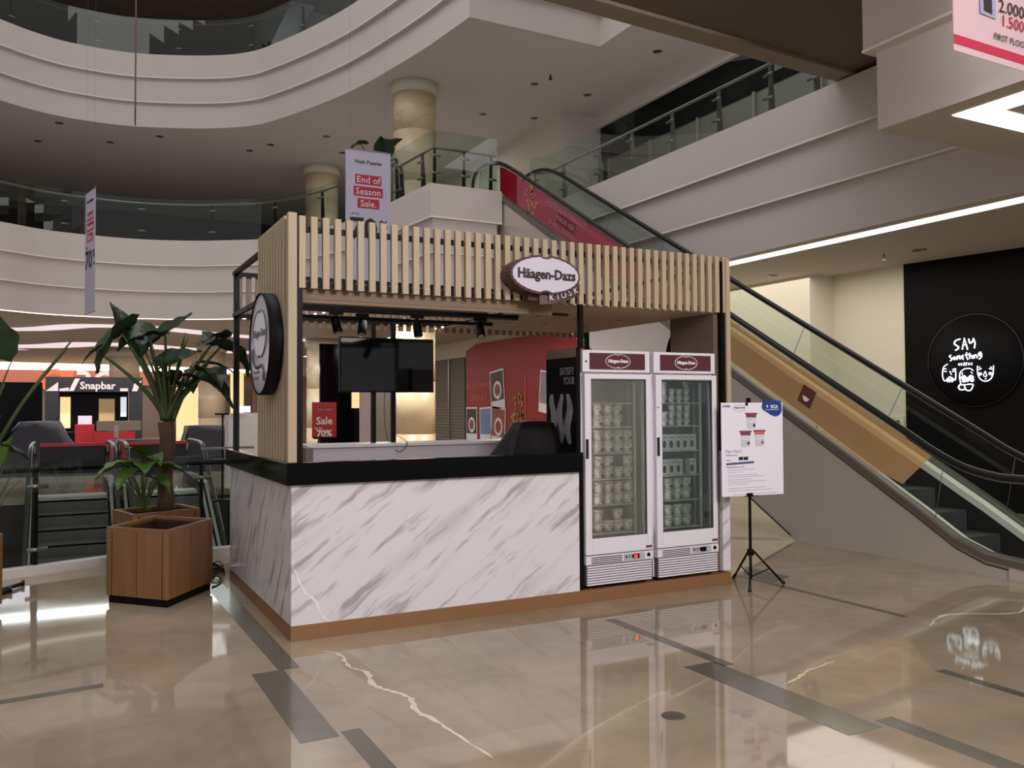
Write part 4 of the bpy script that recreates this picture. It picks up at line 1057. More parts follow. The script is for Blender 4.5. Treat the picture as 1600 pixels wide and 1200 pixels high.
def U_(u, v): return ((u - 405) / 650 * PW, (590 - v) / 1000 * PH)     # crop pixels to poster metres
mb = MB(); poly(mb, [U_(*p) for p in ((515, 72), (700, 68), (718, 95), (722, 180), (700, 225), (655, 245), (600, 225), (515, 165), (505, 140), (512, 100))]); mb.build('shield_print', BLUE, po)
def ptext(s, u, v, size, material, name='lettering', **k):
    x, y = U_(u, v); mb = MB(); put_text(mb, s, size, MP @ Matrix.Translation((x, y, .0022)), ext=.0003, dz=0, **k); return mb.build(name, material, po)
ptext('BCA', 640, 135, .038, INKW, bold=.0018); mb = MB(); poly(mb, [U_(545, 165), U_(685, 163), U_(685, 168), U_(545, 170)], .002); mb.build('fine_print', INKW, po)
mb = MB(); x, y = U_(565, 130); poly(mb, [(x + .011 * math.cos(a) * .8, y + .013 * math.sin(a)) for a in [k * PI / 3 for k in range(6)]], .002); mb.build('emblem_print', INKW, po)
ptext('COFFEE', 130, 130, .022, INKD, bold=.0006); ptext('Häagen-Dazs', 272, 143, .020, INKD, bold=.0003)
mb = MB(); x, y = U_(270, 148); O = oval(.062, .026, scal=0, n=48); mb.tube([MP @ Vector((x + a, y + b, .002)) for a, b in O + O[:1]], .0009, 4); mb.build('oval_ring', INKG, po)
PR = mat('pint_rose', (150, 58, 70), .5); PM = mat('pint_mauve', (122, 66, 84), .5); PC = mat('pint_coral', (206, 104, 100), .5); PG = mat('pint_grey', (206, 204, 212), .5)
for (u, v0, v1, half, top, band_) in ((393, 200, 372, 66, PR, PM), (330, 392, 565, 66, PM, PM), (478, 386, 562, 66, PR, PC)):
    mb = MB(); poly(mb, [U_(u - half * .82, v0 + 12), U_(u + half * .82, v0 + 12), U_(u + half * .66, v1), U_(u - half * .66, v1)], .0015); mb.build('pint_print', PG, po)
    mb = MB(); poly(mb, [U_(u - half * .84, v0 + 10), U_(u + half * .84, v0 + 10), U_(u + half * .78, v0 + 50), U_(u - half * .78, v0 + 50)], .0018); mb.build('pint_print', band_, po)
    mb = MB(); poly(mb, [U_(u - half, v0), U_(u + half, v0), U_(u + half * .94, v0 + 18), U_(u - half * .94, v0 + 18)], .002); mb.build('pint_print', top, po)
    mb = MB(); x, y = U_(u, v0 + 78); O = oval(half / 650 * PW * .72, .015, scal=0, n=32, notch=0); poly(mb, [(x + a, y + b) for a, b in O], .0021); mb.build('pint_print', PAPER, po)
    ptext('Häagen-Dazs', u, v0 + 76, .013, INKD)
    mb = MB(); x, y = U_(u + half * .45, v0 + 135); poly(mb, [(x + .013 * math.cos(a), y + .014 * math.sin(a)) for a in [k * PI / 5 for k in range(10)]], .0022); mb.build('pint_print', mat('fruit_dark', (70, 50, 56), .6) if band_ is not PC else CRIM, po)
ptext('Pay 1 For 2', 122, 612, .034, INKG, align='LEFT'); ptext('Setiap Jumat', 124, 650, .022, INKG, align='LEFT'); ptext('Minimal', 126, 705, .014, INKG, align='LEFT')
mb = MB()
for a, b in ((255, 302), (308, 355)): poly(mb, [U_(a, 672), U_(b, 670), U_(b, 706), U_(a, 708)], .0015)
mb.build('card_print', INKD, po)
mb = MB(); poly(mb, [U_(126, 735), U_(416, 720), U_(416, 742), U_(126, 757)], .0015); mb.build('band_print', mat('indigo_band', (74, 78, 130), .5), po)
ptext('Hingga 28 Februari 2022', 126, 778, .018, INKG, align='LEFT')
mb = MB()
for u, v, w_ in ((138, 812, 285), (142, 838, 155), (138, 868, 315), (142, 888, 385), (138, 916, 250), (138, 940, 400), (142, 965, 220), (138, 1008, 400), (138, 1034, 470), (190, 1075, 460)):
    poly(mb, [U_(u, v - 3), U_(u + w_, v - 10), U_(u + w_, v - 5), U_(u, v + 2)], .0015)
mb.build('fine_print', mat('pale_ink', (176, 172, 186), .6), po)

# ------------------------------------------------------------------ planters
def planter(pts, h, label, soil_z):
    c = sum((Vector((p[0], p[1], 0)) for p in pts), Vector()) / len(pts)
    t = thing('wooden_planter', label, 'planter', c)
    mb = MB(); inner = [c + (Vector((p[0], p[1], 0)) - c) * .90 for p in pts]
    n = len(pts)
    for i in range(n):
        a, b = Vector((*pts[i], 0)), Vector((*pts[(i + 1) % n], 0)); d = (b - a).normalized(); L_ = (b - a).length; nn = Vector((d.y, -d.x, 0))
        if nn.dot((a + b) / 2 - c) < 0: nn = -nn
        cw = .055; m_ = (L_ - 2 * cw) / 2
        for k in range(2):
            s0 = cw + k * m_ + .004; s1 = cw + (k + 1) * m_ - .004
            mb.prism([a + d * s0 - nn * .018 + Vector((0, 0, .06)), a + d * s1 - nn * .018 + Vector((0, 0, .06)), a + d * s1 + Vector((0, 0, .06)), a + d * s0 + Vector((0, 0, .06))], (0, 0, h - .085))
        mb.prism([a + Vector((0, 0, .06)), a + d * (cw - .006) + Vector((0, 0, .06)), a + d * (cw - .006) - nn * .02 + Vector((0, 0, .06)), a - nn * .02 + d * .0 + Vector((0, 0, .06))], (0, 0, h - .085))
        mb.prism([b + Vector((0, 0, .06)), b - d * (cw - .006) + Vector((0, 0, .06)), b - d * (cw - .006) - nn * .02 + Vector((0, 0, .06)), b - nn * .02 + Vector((0, 0, .06))], (0, 0, h - .085))
    mb.build('plank_side', PLANT, t)
    mb = MB()
    for i in range(n):
        a, b = pts[i], pts[(i + 1) % n]; ia, ib = inner[i], inner[(i + 1) % n]
        mb.prism([(a[0], a[1], h - .025), (b[0], b[1], h - .025), (ib.x, ib.y, h - .025), (ia.x, ia.y, h - .025)], (0, 0, .025))
    mb.build('rim', PLANT, t)
    sh = [c + (Vector((p[0], p[1], 0)) - c) * .95 for p in pts]
    mb = MB(); mb.prism([(p.x, p.y, .0) for p in sh], (0, 0, .06)); mb.build('base', BLACK, t)
    mb = MB()
    for i in range(n):
        a, b = sh[i], sh[(i + 1) % n]; ia, ib = inner[i], inner[(i + 1) % n]
        mb.prism([(a.x, a.y, .06), (b.x, b.y, .06), (ib.x, ib.y, .06), (ia.x, ia.y, .06)], (0, 0, h - .1))
    mb.build('lining', PLANTD, t)
    mb = MB(); mb.prism([(p.x, p.y, soil_z - .03) for p in inner], (0, 0, .03)); mb.build('soil', SOIL, t)
    return t
planter([(-.60, 1.39), (-.19, 1.97), (-.60, 2.44), (-1.0, 1.84)], .585, 'front wooden plank planter standing empty on the floor left of the kiosk', .46)
planter([(-.76, 2.64), (-.17, 2.86), (-.30, 3.36), (-.90, 3.14)], .58, 'rear wooden planter holding the large palm-like plant, against the glass balustrade', .53)
planter([(-1.80, 1.55), (-1.70, 1.9), (-2.2, 2.3), (-2.5, 1.7)], .58, 'wooden planter at the left edge holding the second leafy plant', .53)

def leaf(mb, base, d, L_, Wd, droop=.6, roll=0.0, fold=.25, mat_=None):
    """a heart-shaped leaf hung from base, pointing along d and drooping"""
    d = Vector(d).normalized(); up = Vector((0, 0, 1)); side = d.cross(up)
    side = side.normalized() if side.length > .05 else Vector((1, 0, 0))
    nrm = side.cross(d).normalized()
    if roll: q = Matrix.Rotation(roll, 3, d); side = q @ side; nrm = q @ nrm
    rows = []; n = 11
    p = Vector(base) - d * L_ * .22; dirv = d.copy()
    for i in range(n):
        t = i / (n - 1)
        wv = Wd * (math.sin(PI * min(1, (t * .96 + .04)) ** .62)) * (1 - .25 * t)
        r = []
        for j in range(-4, 5):
            s = j / 4; lob = 0
            if t < .25: lob = -L_ * .16 * (1 - t / .25) * abs(s)
            ruf = .035 * Wd * math.sin(i * 1.9 + j * 1.3)
            r.append(p + side * (s * wv * .5) - nrm * (abs(s) * wv * fold * -1) + dirv * lob + nrm * ruf)
        rows.append(r)
        dirv = (dirv + Vector((0, 0, -1)) * droop / n * 1.6).normalized(); nrm = side.cross(dirv).normalized()
        if nrm.z < 0 and not roll: nrm = nrm
        p = p + dirv * (L_ / (n - 1))
    mb.grid(rows, smooth=True)
def plant(name, label, base, crown, trunk_r, leaves, stalks, small=False, cat='plant'):
    t = thing(name, label, cat, base)
    if trunk_r:
        pts = [Vector(base).lerp(Vector(crown), k / 6) + Vector((.012 * math.sin(k * 1.7), .01 * math.cos(k * 2.1), 0)) for k in range(7)]
        MB().tube(pts, [trunk_r * (1 - .0 * k + .08 * math.sin(k * 2.5)) for k in range(7)], 14).build('trunk', TRUNK, t)
    ms = MB(); ml = MB()
    c = Vector(crown)
    for i, (tip, d, L_, Wd, droop, roll) in enumerate(leaves):
        tip = Vector(tip); mid = c.lerp(tip, .5) + Vector((0, 0, .10 * (tip - c).length)) - (tip - c).cross(Vector((0, 0, 1))) * .03
        st = c + (tip - c).normalized() * .02 + Vector((random.uniform(-1, 1), random.uniform(-1, 1), 0)) * (trunk_r or .01) * .5
        path = catmull([st, st.lerp(mid, .55) + Vector((0, 0, .03)), mid.lerp(tip, .35), tip], 5)
        ms.tube(path, [.026 * (1 if not small else .35) * (1 - .68 * k / (len(path) - 1)) for k in range(len(path))], 8)
        if L_: leaf(ml, tip, d, L_ * (1.2 if not small else 1.1), Wd * (1.35 if not small else 1.2), droop, roll)
    for tip, r in stalks:
        tip = Vector(tip); ms.tube(catmull([c, c.lerp(tip, .5) + Vector((0, 0, .08)), tip], 5), [r * (1 - .07 * k) for k in range(11)], 7)
    ms.build('stalks', STALK, t)
    if leaves: ml.build('leaves', LEAF if not small else LEAF2, t)
    return t
Y0 = 2.98
plant('elephant_ear_plant', 'tall elephant-ear plant with thick trunk and drooping dark leaves behind the front planter', (-.47, 2.98, .53), (-.45, 2.98, 1.38), .072,
      [((-.86, Y0 - .1, 2.20), (-.62, -.3, -.35), .46, .30, .9, .3), ((-.78, Y0 + .15, 2.22), (-.5, .1, .55), .34, .16, -.4, 1.2), ((-.62, Y0, 2.20), (-.75, -.35, .1), .36, .28, .7, -.3),
       ((-.46, Y0 + .1, 2.20), (.75, -.2, .5), .34, .20, -.2, .5), ((-.60, Y0 + .2, 2.18), (-.3, -.6, -.1), .34, .30, .8, 0),
       ((-.44, Y0 - .1, 1.93), (.85, -.2, .45), .32, .20, 0.1, .7), ((.02, Y0 - .15, 2.10), (.85, .1, .12), .40, .30, 1.2, .15), ((-.03, Y0 - .2, 2.18), (-.5, -.5, .2), .26, .2, .6, 0),
       ((-.16, Y0 - .1, 1.80), (.75, -.4, .0), .44, .26, .9, .3), ((-.12, Y0 - .3, 1.85), (.3, -.6, .1), .26, .22, 1.0, 0), ((-.08, Y0, 1.94), (.85, 0, .05), .30, .09, .5, .1),
       ((-1.06, Y0 - .1, 2.03), (-.8, .1, -.5), .20, .05, .5, .1), ((-.42, Y0 + .2, 1.80), (-.2, -.5, .4), .24, .2, .5, 0), ((-.33, Y0 - .05, 1.74), (.2, -.6, .2), .28, .24, .7, 0)],
      [((-.31, Y0, 2.09), .020), ((-.27, Y0, 2.18), .016), ((-.60, Y0 - .1, 2.0), .026), ((-.52, Y0 - .15, 1.98), .026), ((-.35, Y0 - .2, 1.95), .022), ((-.66, Y0 + .1, 2.1), .018), ((-.2, Y0 + .1, 1.95), .018)])
mb = MB(); leaf(mb, (-.31, Y0, 2.06), (.12, 0, 1), .22, .07, -.1, .3); o = mb.build('new_leaf', LEAF2); tag(o, 'rolled yellow-green new leaf standing upright in the large elephant-ear plant', 'leaf')
plant('small_leafy_plant', 'small fresh green plant growing beside the trunk in the rear planter', (-.66, 2.82, .53), (-.66, 2.82, .58), 0,
      [((-.86, 2.75, 1.0), (-.8, -.2, .1), .26, .20, .6, 0), ((-.70, 2.8, 1.12), (-.4, -.5, .4), .24, .2, .4, 0), ((-.62, 2.8, 1.06), (.3, -.6, .2), .24, .2, .6, 0), ((-.50, 2.8, .98), (.8, -.2, .2), .26, .18, .6, 0), ((-.76, 2.7, .94), (-.6, -.5, 0), .26, .2, .8, 0), ((-.56, 2.75, .88), (.5, -.5, 0), .22, .16, .8, 0), ((-.67, 2.72, 1.02), (0, -.8, .2), .24, .22, .7, 0)],
      [((-.9, 2.8, .9), .012), ((-.8, 2.85, .95), .012), ((-.45, 2.8, .92), .012), ((-.55, 2.8, .9), .012)], small=True)
plant('elephant_ear_plant', 'elephant-ear plant at the left edge with two long bare stalks reaching right', (-1.95, 2.0, .5), (-1.92, 2.0, .9), .05,
      [((-1.80, 2.0, 2.0), (-.2, -.2, .9), .34, .30, -.2, 0), ((-1.74, 1.9, 1.22), (.9, -.1, .05), .26, .16, .5, 0), ((-2.2, 2.1, 1.9), (-.8, 0, .2), .4, .3, .6, 0), ((-1.85, 1.9, 1.4), (-.4, -.5, 0), .3, .24, .8, 0)],
      [((-1.24, 2.0, 2.06), .020), ((-1.28, 2.0, 1.98), .017), ((-1.64, 2.0, 1.93), .012), ((-1.70, 1.95, 1.7), .018), ((-1.86, 1.95, 1.75), .018)])
plant('small_leafy_plant', 'thin green stems growing in the planter at the left edge', (-1.78, 1.9, .5), (-1.80, 1.85, .55), 0,
      [((-1.68, 1.85, 1.15), (.2, -.2, .8), .2, .10, 0, 0), ((-1.76, 1.85, 1.2), (-.2, -.2, .8), .2, .10, 0, 0)],
      [((-1.62, 1.85, 1.05), .008), ((-1.66, 1.85, .95), .008), ((-1.58, 1.85, .98), .006), ((-1.74, 1.85, 1.1), .008)], small=True)
t = thing('display_stand', 'black wheeled stand foot reaching in at the left edge on the floor', 'stand', (-1.75, 2.45, 0))
mb = MB()
mb.tube([(-1.95, 2.3, .03), (-1.60, 2.88, .02)], .018, 8); mb.tube([(-2.0, 2.2, .03), (-1.68, 2.62, .02)], .018, 8); mb.build('leg', BLACK, t)
for cx_, cy_ in ((-1.60, 2.88), (-1.68, 2.62)): MB().lathe([(.025, -.012), (.025, .012)], 12, Matrix.Translation((cx_, cy_, .026)) @ Matrix.Rotation(PI / 2, 4, 'Y')).build('castor', RUBBER, t)
mb = MB()
rnd = random.Random(4)
for k in range(5):
    pts = [(-.17, 2.3, .006)]; a = rnd.random() * 6
    for j in range(9): pts.append((-.11 + .12 * math.cos(a + j * .9), 2.72 + .22 * math.sin(a * 1.3 + j * .8), .012 + .03 * (j % 3)))
    mb.tube(catmull(pts, 4), .005, 5)
mb.tube(catmull([(-.19, 2.0, .006), (-.10, 2.15, .006), (-.05, 2.5, .01), (.0, 2.9, .01)], 5), .005, 5)
o = mb.build('cable_bundle', BLACK); tag(o, 'tangled black cables lying on the floor between the planters and the kiosk', 'cable')

# ------------------------------------------------------------------ floor drain
t = thing('floor_drain', 'round dark floor drain cover in the marble floor in the foreground', 'drain', (1.325, -2.215, 0))
MB().lathe([(.058, .0), (.058, .003), (.052, .004), (.001, .004)], 32, Matrix.Translation((1.325, -2.215, 0)), caps=False).build('cover', mat('drain_bronze', (92, 84, 72), .35, metal=.4), t)

# ------------------------------------------------------------------ hanging banners
def banner(name, c, width_dir, wd_, z0, z1, label, lines=True, hung=True):
    t = thing(name, label, 'banner', (c[0], c[1], z0))
    d = Vector(width_dir).normalized(); M = frame((c[0], c[1], z0), d)
    H = z1 - z0
    mb = MB(); mb.box(-wd_ / 2, wd_ / 2, 0, H, -.004, .004, M); mb.build('fabric', BANW, t)
    for zz in (0, H): MB().bar(M @ Vector((-wd_ / 2, zz, 0)), M @ Vector((wd_ / 2, zz, 0)), .02).build('rod', STEEL, t)
    for sx in (-wd_ * .4, wd_ * .4): MB().tube([M @ Vector((sx, H, 0)), M @ Vector((sx, 13.6 - z0, 0))], .0012, 4).build('cord', mat('cord_grey', (120, 112, 110), .6), t)
    if lines:
        for side in (1, -1):
            M2 = M if side == 1 else M @ Matrix.Rotation(PI, 4, 'Y')
            mb = MB(); put_text(mb, 'Hush Puppies', .08, M2, dy=H - .19, dz=.006, bold=.002, ext=.001); mb.build('lettering', INKD, t)
            for k, (s_, yy, w2) in enumerate((('End of', .47, .43), ('Season', .66, .48), ('Sale.', .85, .36))):
                mb = MB(); mb.box(-w2 / 2, w2 / 2, H - yy - .078, H - yy + .078, .0045, .0055, M2); mb.build('print_band', CRIM, t)
                mb = MB(); put_text(mb, s_, .15, M2, dy=H - yy - .005, dz=.0075, ext=.001); mb.build('lettering', INKW, t)
            mb = MB(); put_text(mb, 'UP TO', .05, M2, dx=-.22, dy=H - 1.03, dz=.006, ext=.001); put_text(mb, '70', .46, M2, dx=-.08, dy=H - 1.27, dz=.006, bold=.012, ext=.001); put_text(mb, '%', .2, M2, dx=.25, dy=H - 1.18, dz=.006, bold=.003, ext=.001); put_text(mb, 'OFF', .07, M2, dx=.26, dy=H - 1.36, dz=.006, ext=.001); mb.build('lettering', INKD, t)
    return t
banner('hanging_banner', (2.97, 7.5), (1, -.02, 0), .74, 3.1, 5.60, 'white End of Season Sale banner with 70 percent hanging behind the kiosk canopy')
banner('hanging_banner', (-.905, 11.62), (.22, -.98, 0), .66, 3.25, 5.47, 'narrow sale banner seen almost edge-on in front of the left gallery')
t = thing('hanging_banner', 'brown pointed banner seen edge-on in front of the topmost gallery', 'banner', (-.175, 11.72, 6.8))
mb = MB(); mb.prism([(-.19, 11.4, 7.0), (-.17, 11.75, 6.8), (-.155, 12.1, 7.0), (-.15, 12.1, 10.4), (-.19, 11.4, 10.4)], (.02, 0, 0)); mb.build('fabric', mat('brown_banner', (120, 88, 80), .7), t)
t = thing('price_banner', 'white and red promotional banner hanging at the upper right corner', 'banner', (3.65, -2.4, 3.55))
mb = MB(); mb.prism([(3.27, -2.4, 3.56), (3.95, -2.42, 3.54), (3.95, -2.42, 5.2), (3.27, -2.4, 5.2)], (0, .004, 0)); mb.build('sheet', mat('pink_white_sheet', (196, 168, 172), .5), t)
mb = MB(); mb.prism([(3.27, -2.403, 3.60), (3.95, -2.423, 3.58), (3.95, -2.423, 3.635), (3.27, -2.403, 3.655)], (0, .002, 0)); mb.build('print_band', CRIM, t)
MT = frame((3.6, -2.415, 3.6), (1, -.03, -.02))
for s_, x, y, sz, mm in (('2.000.000', .28, .30, .11, INKD), ('1.500.000', .28, .215, .10, CRIM), ('FIRST FLOOR', .18, .105, .055, INKD)):
    mb = MB(); put_text(mb, s_, sz, MT, dx=x, dy=y, dz=.003, ext=.0005); mb.build('lettering', mm, t)
mb = MB(); mb.prism([(3.50, -2.416, 3.82), (3.64, -2.42, 3.81), (3.64, -2.42, 4.1), (3.50, -2.416, 4.1)], (0, .004, 0)); mb.build('print_photo', mat('phone_photo', (150, 150, 180), .4), t)
mb = MB(); mb.prism([(3.53, -2.422, 3.84), (3.60, -2.424, 3.83), (3.59, -2.424, 4.1), (3.52, -2.422, 4.1)], (0, .002, 0)); mb.build('print_photo', INKD, t)

# ------------------------------------------------------------------ behind the kiosk: hoarding, shutter, totem
hd = thing('red_hoarding', 'large red printed hoarding with photo cards behind the kiosk', 'hoarding', (10.0, 14, 0))
mb = MB(); mb.prism([(10.0, 19.2, 0), (10.0, 19.2, 3.28), (10.0, 18.43, 3.46), (10.0, 13, 3.46), (10.0, 10.2, 3.46), (10.0, 10.2, 0)], (.06, 0, 0)); mb.build('panel', REDW, hd)
PHB = mat('photo_dark', (40, 32, 34), .4, var=.3, scale=6); PHS = mat('photo_blue', (110, 140, 186), .4, var=.25, scale=3); PHF = mat('photo_food', (150, 84, 60), .5, var=.4, scale=10); PHG = mat('photo_grey', (140, 138, 150), .4, var=.4, scale=5)
def card(y, z, w_, h_, a, ph, label=None):
    M = frame((9.985, y, z), (0, -1, 0)) @ Matrix.Rotation(a, 4, 'Z')
    mb = MB(); mb.box(-w_ / 2, w_ / 2, -h_ / 2, h_ / 2, -.004, .004, M); c = mb.build('photo_card', PAPER, hd)
    mb = MB(); mb.box(-w_ / 2 + .04, w_ / 2 - .04, -h_ / 2 + h_ * .22, h_ / 2 - .05, .004, .008, M); mb.build('photo', ph, c)
    if ph in (PHB, PHF):
        mb = MB(); mb.lathe([(w_ * .28, 0), (w_ * .30, .006)], 20, M @ Matrix.Translation((0.03, -.02, .008))); mb.build('photo_bowl', PAPER, c)
        mb = MB(); mb.lathe([(w_ * .2, 0), (w_ * .2, .004)], 20, M @ Matrix.Translation((0.03, -.02, .014))); mb.build('photo_bowl', PHF, c)
card(18.75, .98, .80, 1.05, 0, PHB); card(17.75, .98, .80, 1.05, .03, PHS); card(16.95, 2.02, .90, 1.15, .10, PHB); card(16.9, .95, .90, 1.1, -.08, PHF)
card(14.12, 1.90, .62, 1.12, -.12, PHG); card(13.6, 1.2, .5, .5, -.05, PHB)
for s_, z in (('LINGKAR DIMSUM LE', 2.15), ('CHINDO RICE', 1.78)):
    mb = MB(); put_text(mb, s_, .26, frame((9.985, 18.25, z), (0, -1, 0)), sx=.7, ext=.001); mb.build('lettering', mat('pink_letters', (214, 120, 124), .5), hd)
mb = MB(); rnd = random.Random(9)
for k in range(34):
    y = 15.75 + rnd.uniform(-.35, .35); z = .9 + rnd.random() * .9; s = .05 + .08 * rnd.random(); b = rnd.random() * PI
    mb.face([(9.98, y + s * math.cos(b + q * PI / 4) * (1 if q % 2 else .35), z + s * 1.3 * math.sin(b + q * PI / 4) * (1 if q % 2 else .35)) for q in range(8)])
mb.build('printed_ornament', GOLD, hd)
MB().box(9.985, 9.99, 15.22, 15.25, .6, 2.4).build('printed_line', mat('pink_line', (220, 130, 130), .5), hd)
sh = thing('roller_shutter', 'closed grey roller shutter left of the red hoarding', 'shutter', (10.0, 22, 0))
mb = MB()
for k in range(31): mb.prism([(10.0, 19.3, k * .1), (9.985, 19.3, k * .1 + .05), (10.0, 19.3, k * .1 + .1), (10.03, 19.3, k * .1 + .1), (10.03, 19.3, k * .1)], (0, 8, 0))
mb.build('curtain', SHUT, sh); MB().box(9.95, 10.0, 20.45, 20.52, 0, 3.1).build('guide_rail', STEEL, sh)
tt = thing('poster_board', 'tall black poster board reading SATISFY YOUR, left of the freezers', 'poster', (2.2, .26, 1.15))
mb = MB(); mb.box(2.190, 2.225, .035, .50, 1.15, 1.955); mb.build('body', BLACK, tt)
MB().box(2.187, 2.190, .04, .495, 1.885, 1.953).build('header_strip', mat('bronze_strip', (120, 102, 84), .3, metal=.5), tt)
TM = frame((2.1895, .27, 0), LEFT)
mb = MB(); mb.box(-.225, .23, 1.16, 1.885, -.001, .002, TM); mb.build('poster', mat('night_poster', (9, 8, 10), .2, var=0), tt)
PCG = mat('poster_grey', (120, 118, 122), .3, var=.75, scale=9)
mb = MB()
for (a, b, wv) in ((-.12, .02, .05), (.0, .0, .045), (.12, .0, .05)):
    rows = []
    for k in range(14):
        z = 1.21 + k * .030; cx = a + .022 * math.sin(k * .6 + a * 19); ww = wv * (.35 + .65 * math.sin(PI * (k + 1) / 15))
        rows.append([TM @ Vector((cx - ww, z, .003)), TM @ Vector((cx, z, .0032)), TM @ Vector((cx + ww, z, .003))])
    mb.grid(rows)
mb.build('poster_art', PCG, tt)
for s_, z, x in (('SATISFY', 1.775, .10), ('YOUR', 1.70, .13)):
    mb = MB(); put_text(mb, s_, .085 if s_ != 'COFFEE' else .05, TM, dx=x, dy=z, dz=.004, sx=.72, ext=.0005); mb.build('lettering', INKG if s_ != 'COFFEE' else INKD, tt)
ss = thing('sale_sign_stand', 'red Sale poster on a black floor stand behind the kiosk', 'sign', (2.47, 8.25, 0))
SM = frame((2.47, 8.27, 0), (1, -.05, 0))
mb = MB(); mb.box(-.20, .20, 1.02, 1.60, -.01, 0, SM); mb.build('poster', REDP, ss)
mb = MB(); put_text(mb, 'Sale', .17, SM, dy=1.29, ext=.001, bold=.003); put_text(mb, 'up to', .06, SM, dx=-.1, dy=1.18, ext=.001); put_text(mb, '70%', .15, SM, dy=1.085, ext=.001, bold=.006); mb.build('lettering', INKW, ss)
mb = MB(); mb.box(-.11, -.01, 1.46, 1.49, 0, .004, SM); mb.box(.02, .12, 1.46, 1.49, 0, .004, SM); mb.build('logo_print', INKG, ss)
mb = MB(); mb.box(-.02, .02, 0, 1.04, -.03, -.01, SM); mb.box(-.18, .18, 1.0, 1.03, -.03, .02, SM); mb.tube([SM @ Vector((-.25, .0, -.3)), SM @ Vector((-.08, 1.0, -.02))], .014); mb.tube([SM @ Vector((.02, .0, .25)), SM @ Vector((.02, 1.0, .0))], .014); mb.build('frame', BLACK, ss)
# pillar, dark shop front and lit openings seen below the screen
mb = MB().box(5.59, 5.93, 16.0, 16.3, 0, 3.65).build('door_pillar', mat('mauve_panel', (150, 134, 134), .5)); tag(mb, 'pale mauve pillar seen below the hanging screen between its poles', 'pillar')
mb = MB().box(5.0, 6.35, 18.0, 18.1, 0, 3.3).build('shop_glazing', BLACKG); tag(mb, 'dark shop glazing seen between the left column and the mauve pillar', 'window')
mb = MB().box(5.9, 6.2, 17.93, 17.995, 1.5, 1.95).build('lit_opening', LITC); tag(mb, 'cream lit patch seen just under the hanging screen', 'window')
mb = MB().box(6.0, 6.5, 16.2, 16.35, 0, 3.0).build('metal_panel', STEEL); tag(mb, 'brushed metal door panel seen between the two screen poles', 'panel')

# ------------------------------------------------------------------ left background on the ground floor
def part(p, name, material, *b): mb = MB(); mb.box(*b); return mb.build(name, material, p)
sn = thing('snack_kiosk', 'dark kiosk with silver lettering far behind the potted plants', 'kiosk', (-.6, 20.4, 0))
part(sn, 'header', mat('dark_header', (20, 19, 22), .5), -1.75, .62, 20.2, 20.6, 1.98, 2.38)
part(sn, 'pillar', mat('slate', (26, 25, 27), .7, var=.3, scale=12), -1.75, -1.43, 20.2, 20.6, 0, 1.98); part(sn, 'pillar', MATS['slate'], .30, .62, 20.2, 20.6, 0, 1.98)
part(sn, 'counter', BLACK, -1.43, .30, 20.2, 20.6, 0, .9)
mb = MB(); put_text(mb, 'Snapbar', .27, frame((-.5, 20.19, 2.14), (1, 0, 0)), bold=.008, ext=.01); mb.build('lettering', SIGNG, sn)
mb = MB()
for pts in ([(-1.74, 2.0), (-1.45, 2.0), (-1.45, 2.24)], [(-1.05, 2.34), (-.93, 2.34), (-1.08, 2.0), (-1.2, 2.0)], [(-1.42, 2.0), (-1.2, 2.0), (-1.2, 2.1), (-1.42, 2.06)], [(.05, 2.0), (.25, 2.0), (.25, 2.08), (.05, 2.08)], [(.4, 2.2), (.6, 2.3), (.48, 2.0), (.35, 2.0)]):
    mb.face([(x, 20.185, z) for x, z in pts])
mb.build('graphic', SIGNG, sn)
part(sn, 'lit_panel', LITC, -1.40, -1.15, 20.8, 20.85, 1.0, 1.85); part(sn, 'lit_panel', LITW, .1, .25, 20.8, 20.85, 1.3, 1.85)
part(sn, 'lit_panel', mat('tan_lit', (190, 160, 110), .5, emit=.3), -.45, -.05, 20.8, 20.85, 1.1, 1.8)
part(sn, 'back_panel', BLACK, -1.43, .3, 20.9, 20.95, .9, 2.0)
rc = thing('red_cabinet', 'small red cabinet with a white top in front of the snack kiosk', 'cabinet', (-.9, 19.4, 0))
part(rc, 'body', REDP, -1.05, -.6, 19.2, 19.6, 0, 1.12); part(rc, 'top', PAPER, -.98, -.66, 19.3, 19.5, 1.12, 1.34)
rr = thing('red_ride', 'low red and grey seating unit right of the small red cabinet', 'seat', (.0, 19.2, 0))
part(rr, 'base', REDP, -.6, .35, 18.95, 19.4, .55, .92); part(rr, 'top', mat('olive_grey', (110, 104, 86), .6), -.55, .5, 19.05, 19.4, .95, 1.2)
co = thing('shop_sign', 'grey rounded shop letters and an orange ring above the snack kiosk', 'sign', (-.4, 43, 2.85))
mb = MB()
for (x, a0, a1) in ((.45, .05, 1.0), (1.45, .05, 1.0)):
    pass
def arc(mb, cx, cz, r, a0, a1, y, w_=.16):
    P = [(cx + r * math.cos(PI * (a0 + (a1 - a0) * k / 16)), cz + r * math.sin(PI * (a0 + (a1 - a0) * k / 16))) for k in range(17)]
    mb.grid([[(cx + (x - cx) * (1 - w_ / r), y, cz + (z - cz) * (1 - w_ / r)) for x, z in P], [(x, y, z) for x, z in P]], smooth=False)
arc(mb, .55, 2.95, .52, .0, 1.0, 43.19, .2); arc(mb, 1.65, 2.95, .52, .0, 1.0, 43.19, .2); mb.box(-.35, -.13, 43.15, 43.2, 2.7, 3.3); arc(mb, -.45, 3.15, .34, .0, .5, 43.19, .2); mb.box(-.75, -.35, 43.15, 43.2, 3.27, 3.48)
mb.build('lettering', SIGNG, co)
mb = MB(); arc(mb, -1.75, 2.95, .62, -.3, 1.3, 43.19, .24); mb.box(-1.5, -.9, 43.15, 43.2, 3.1, 3.5); mb.build('ring', ORANGE, co)
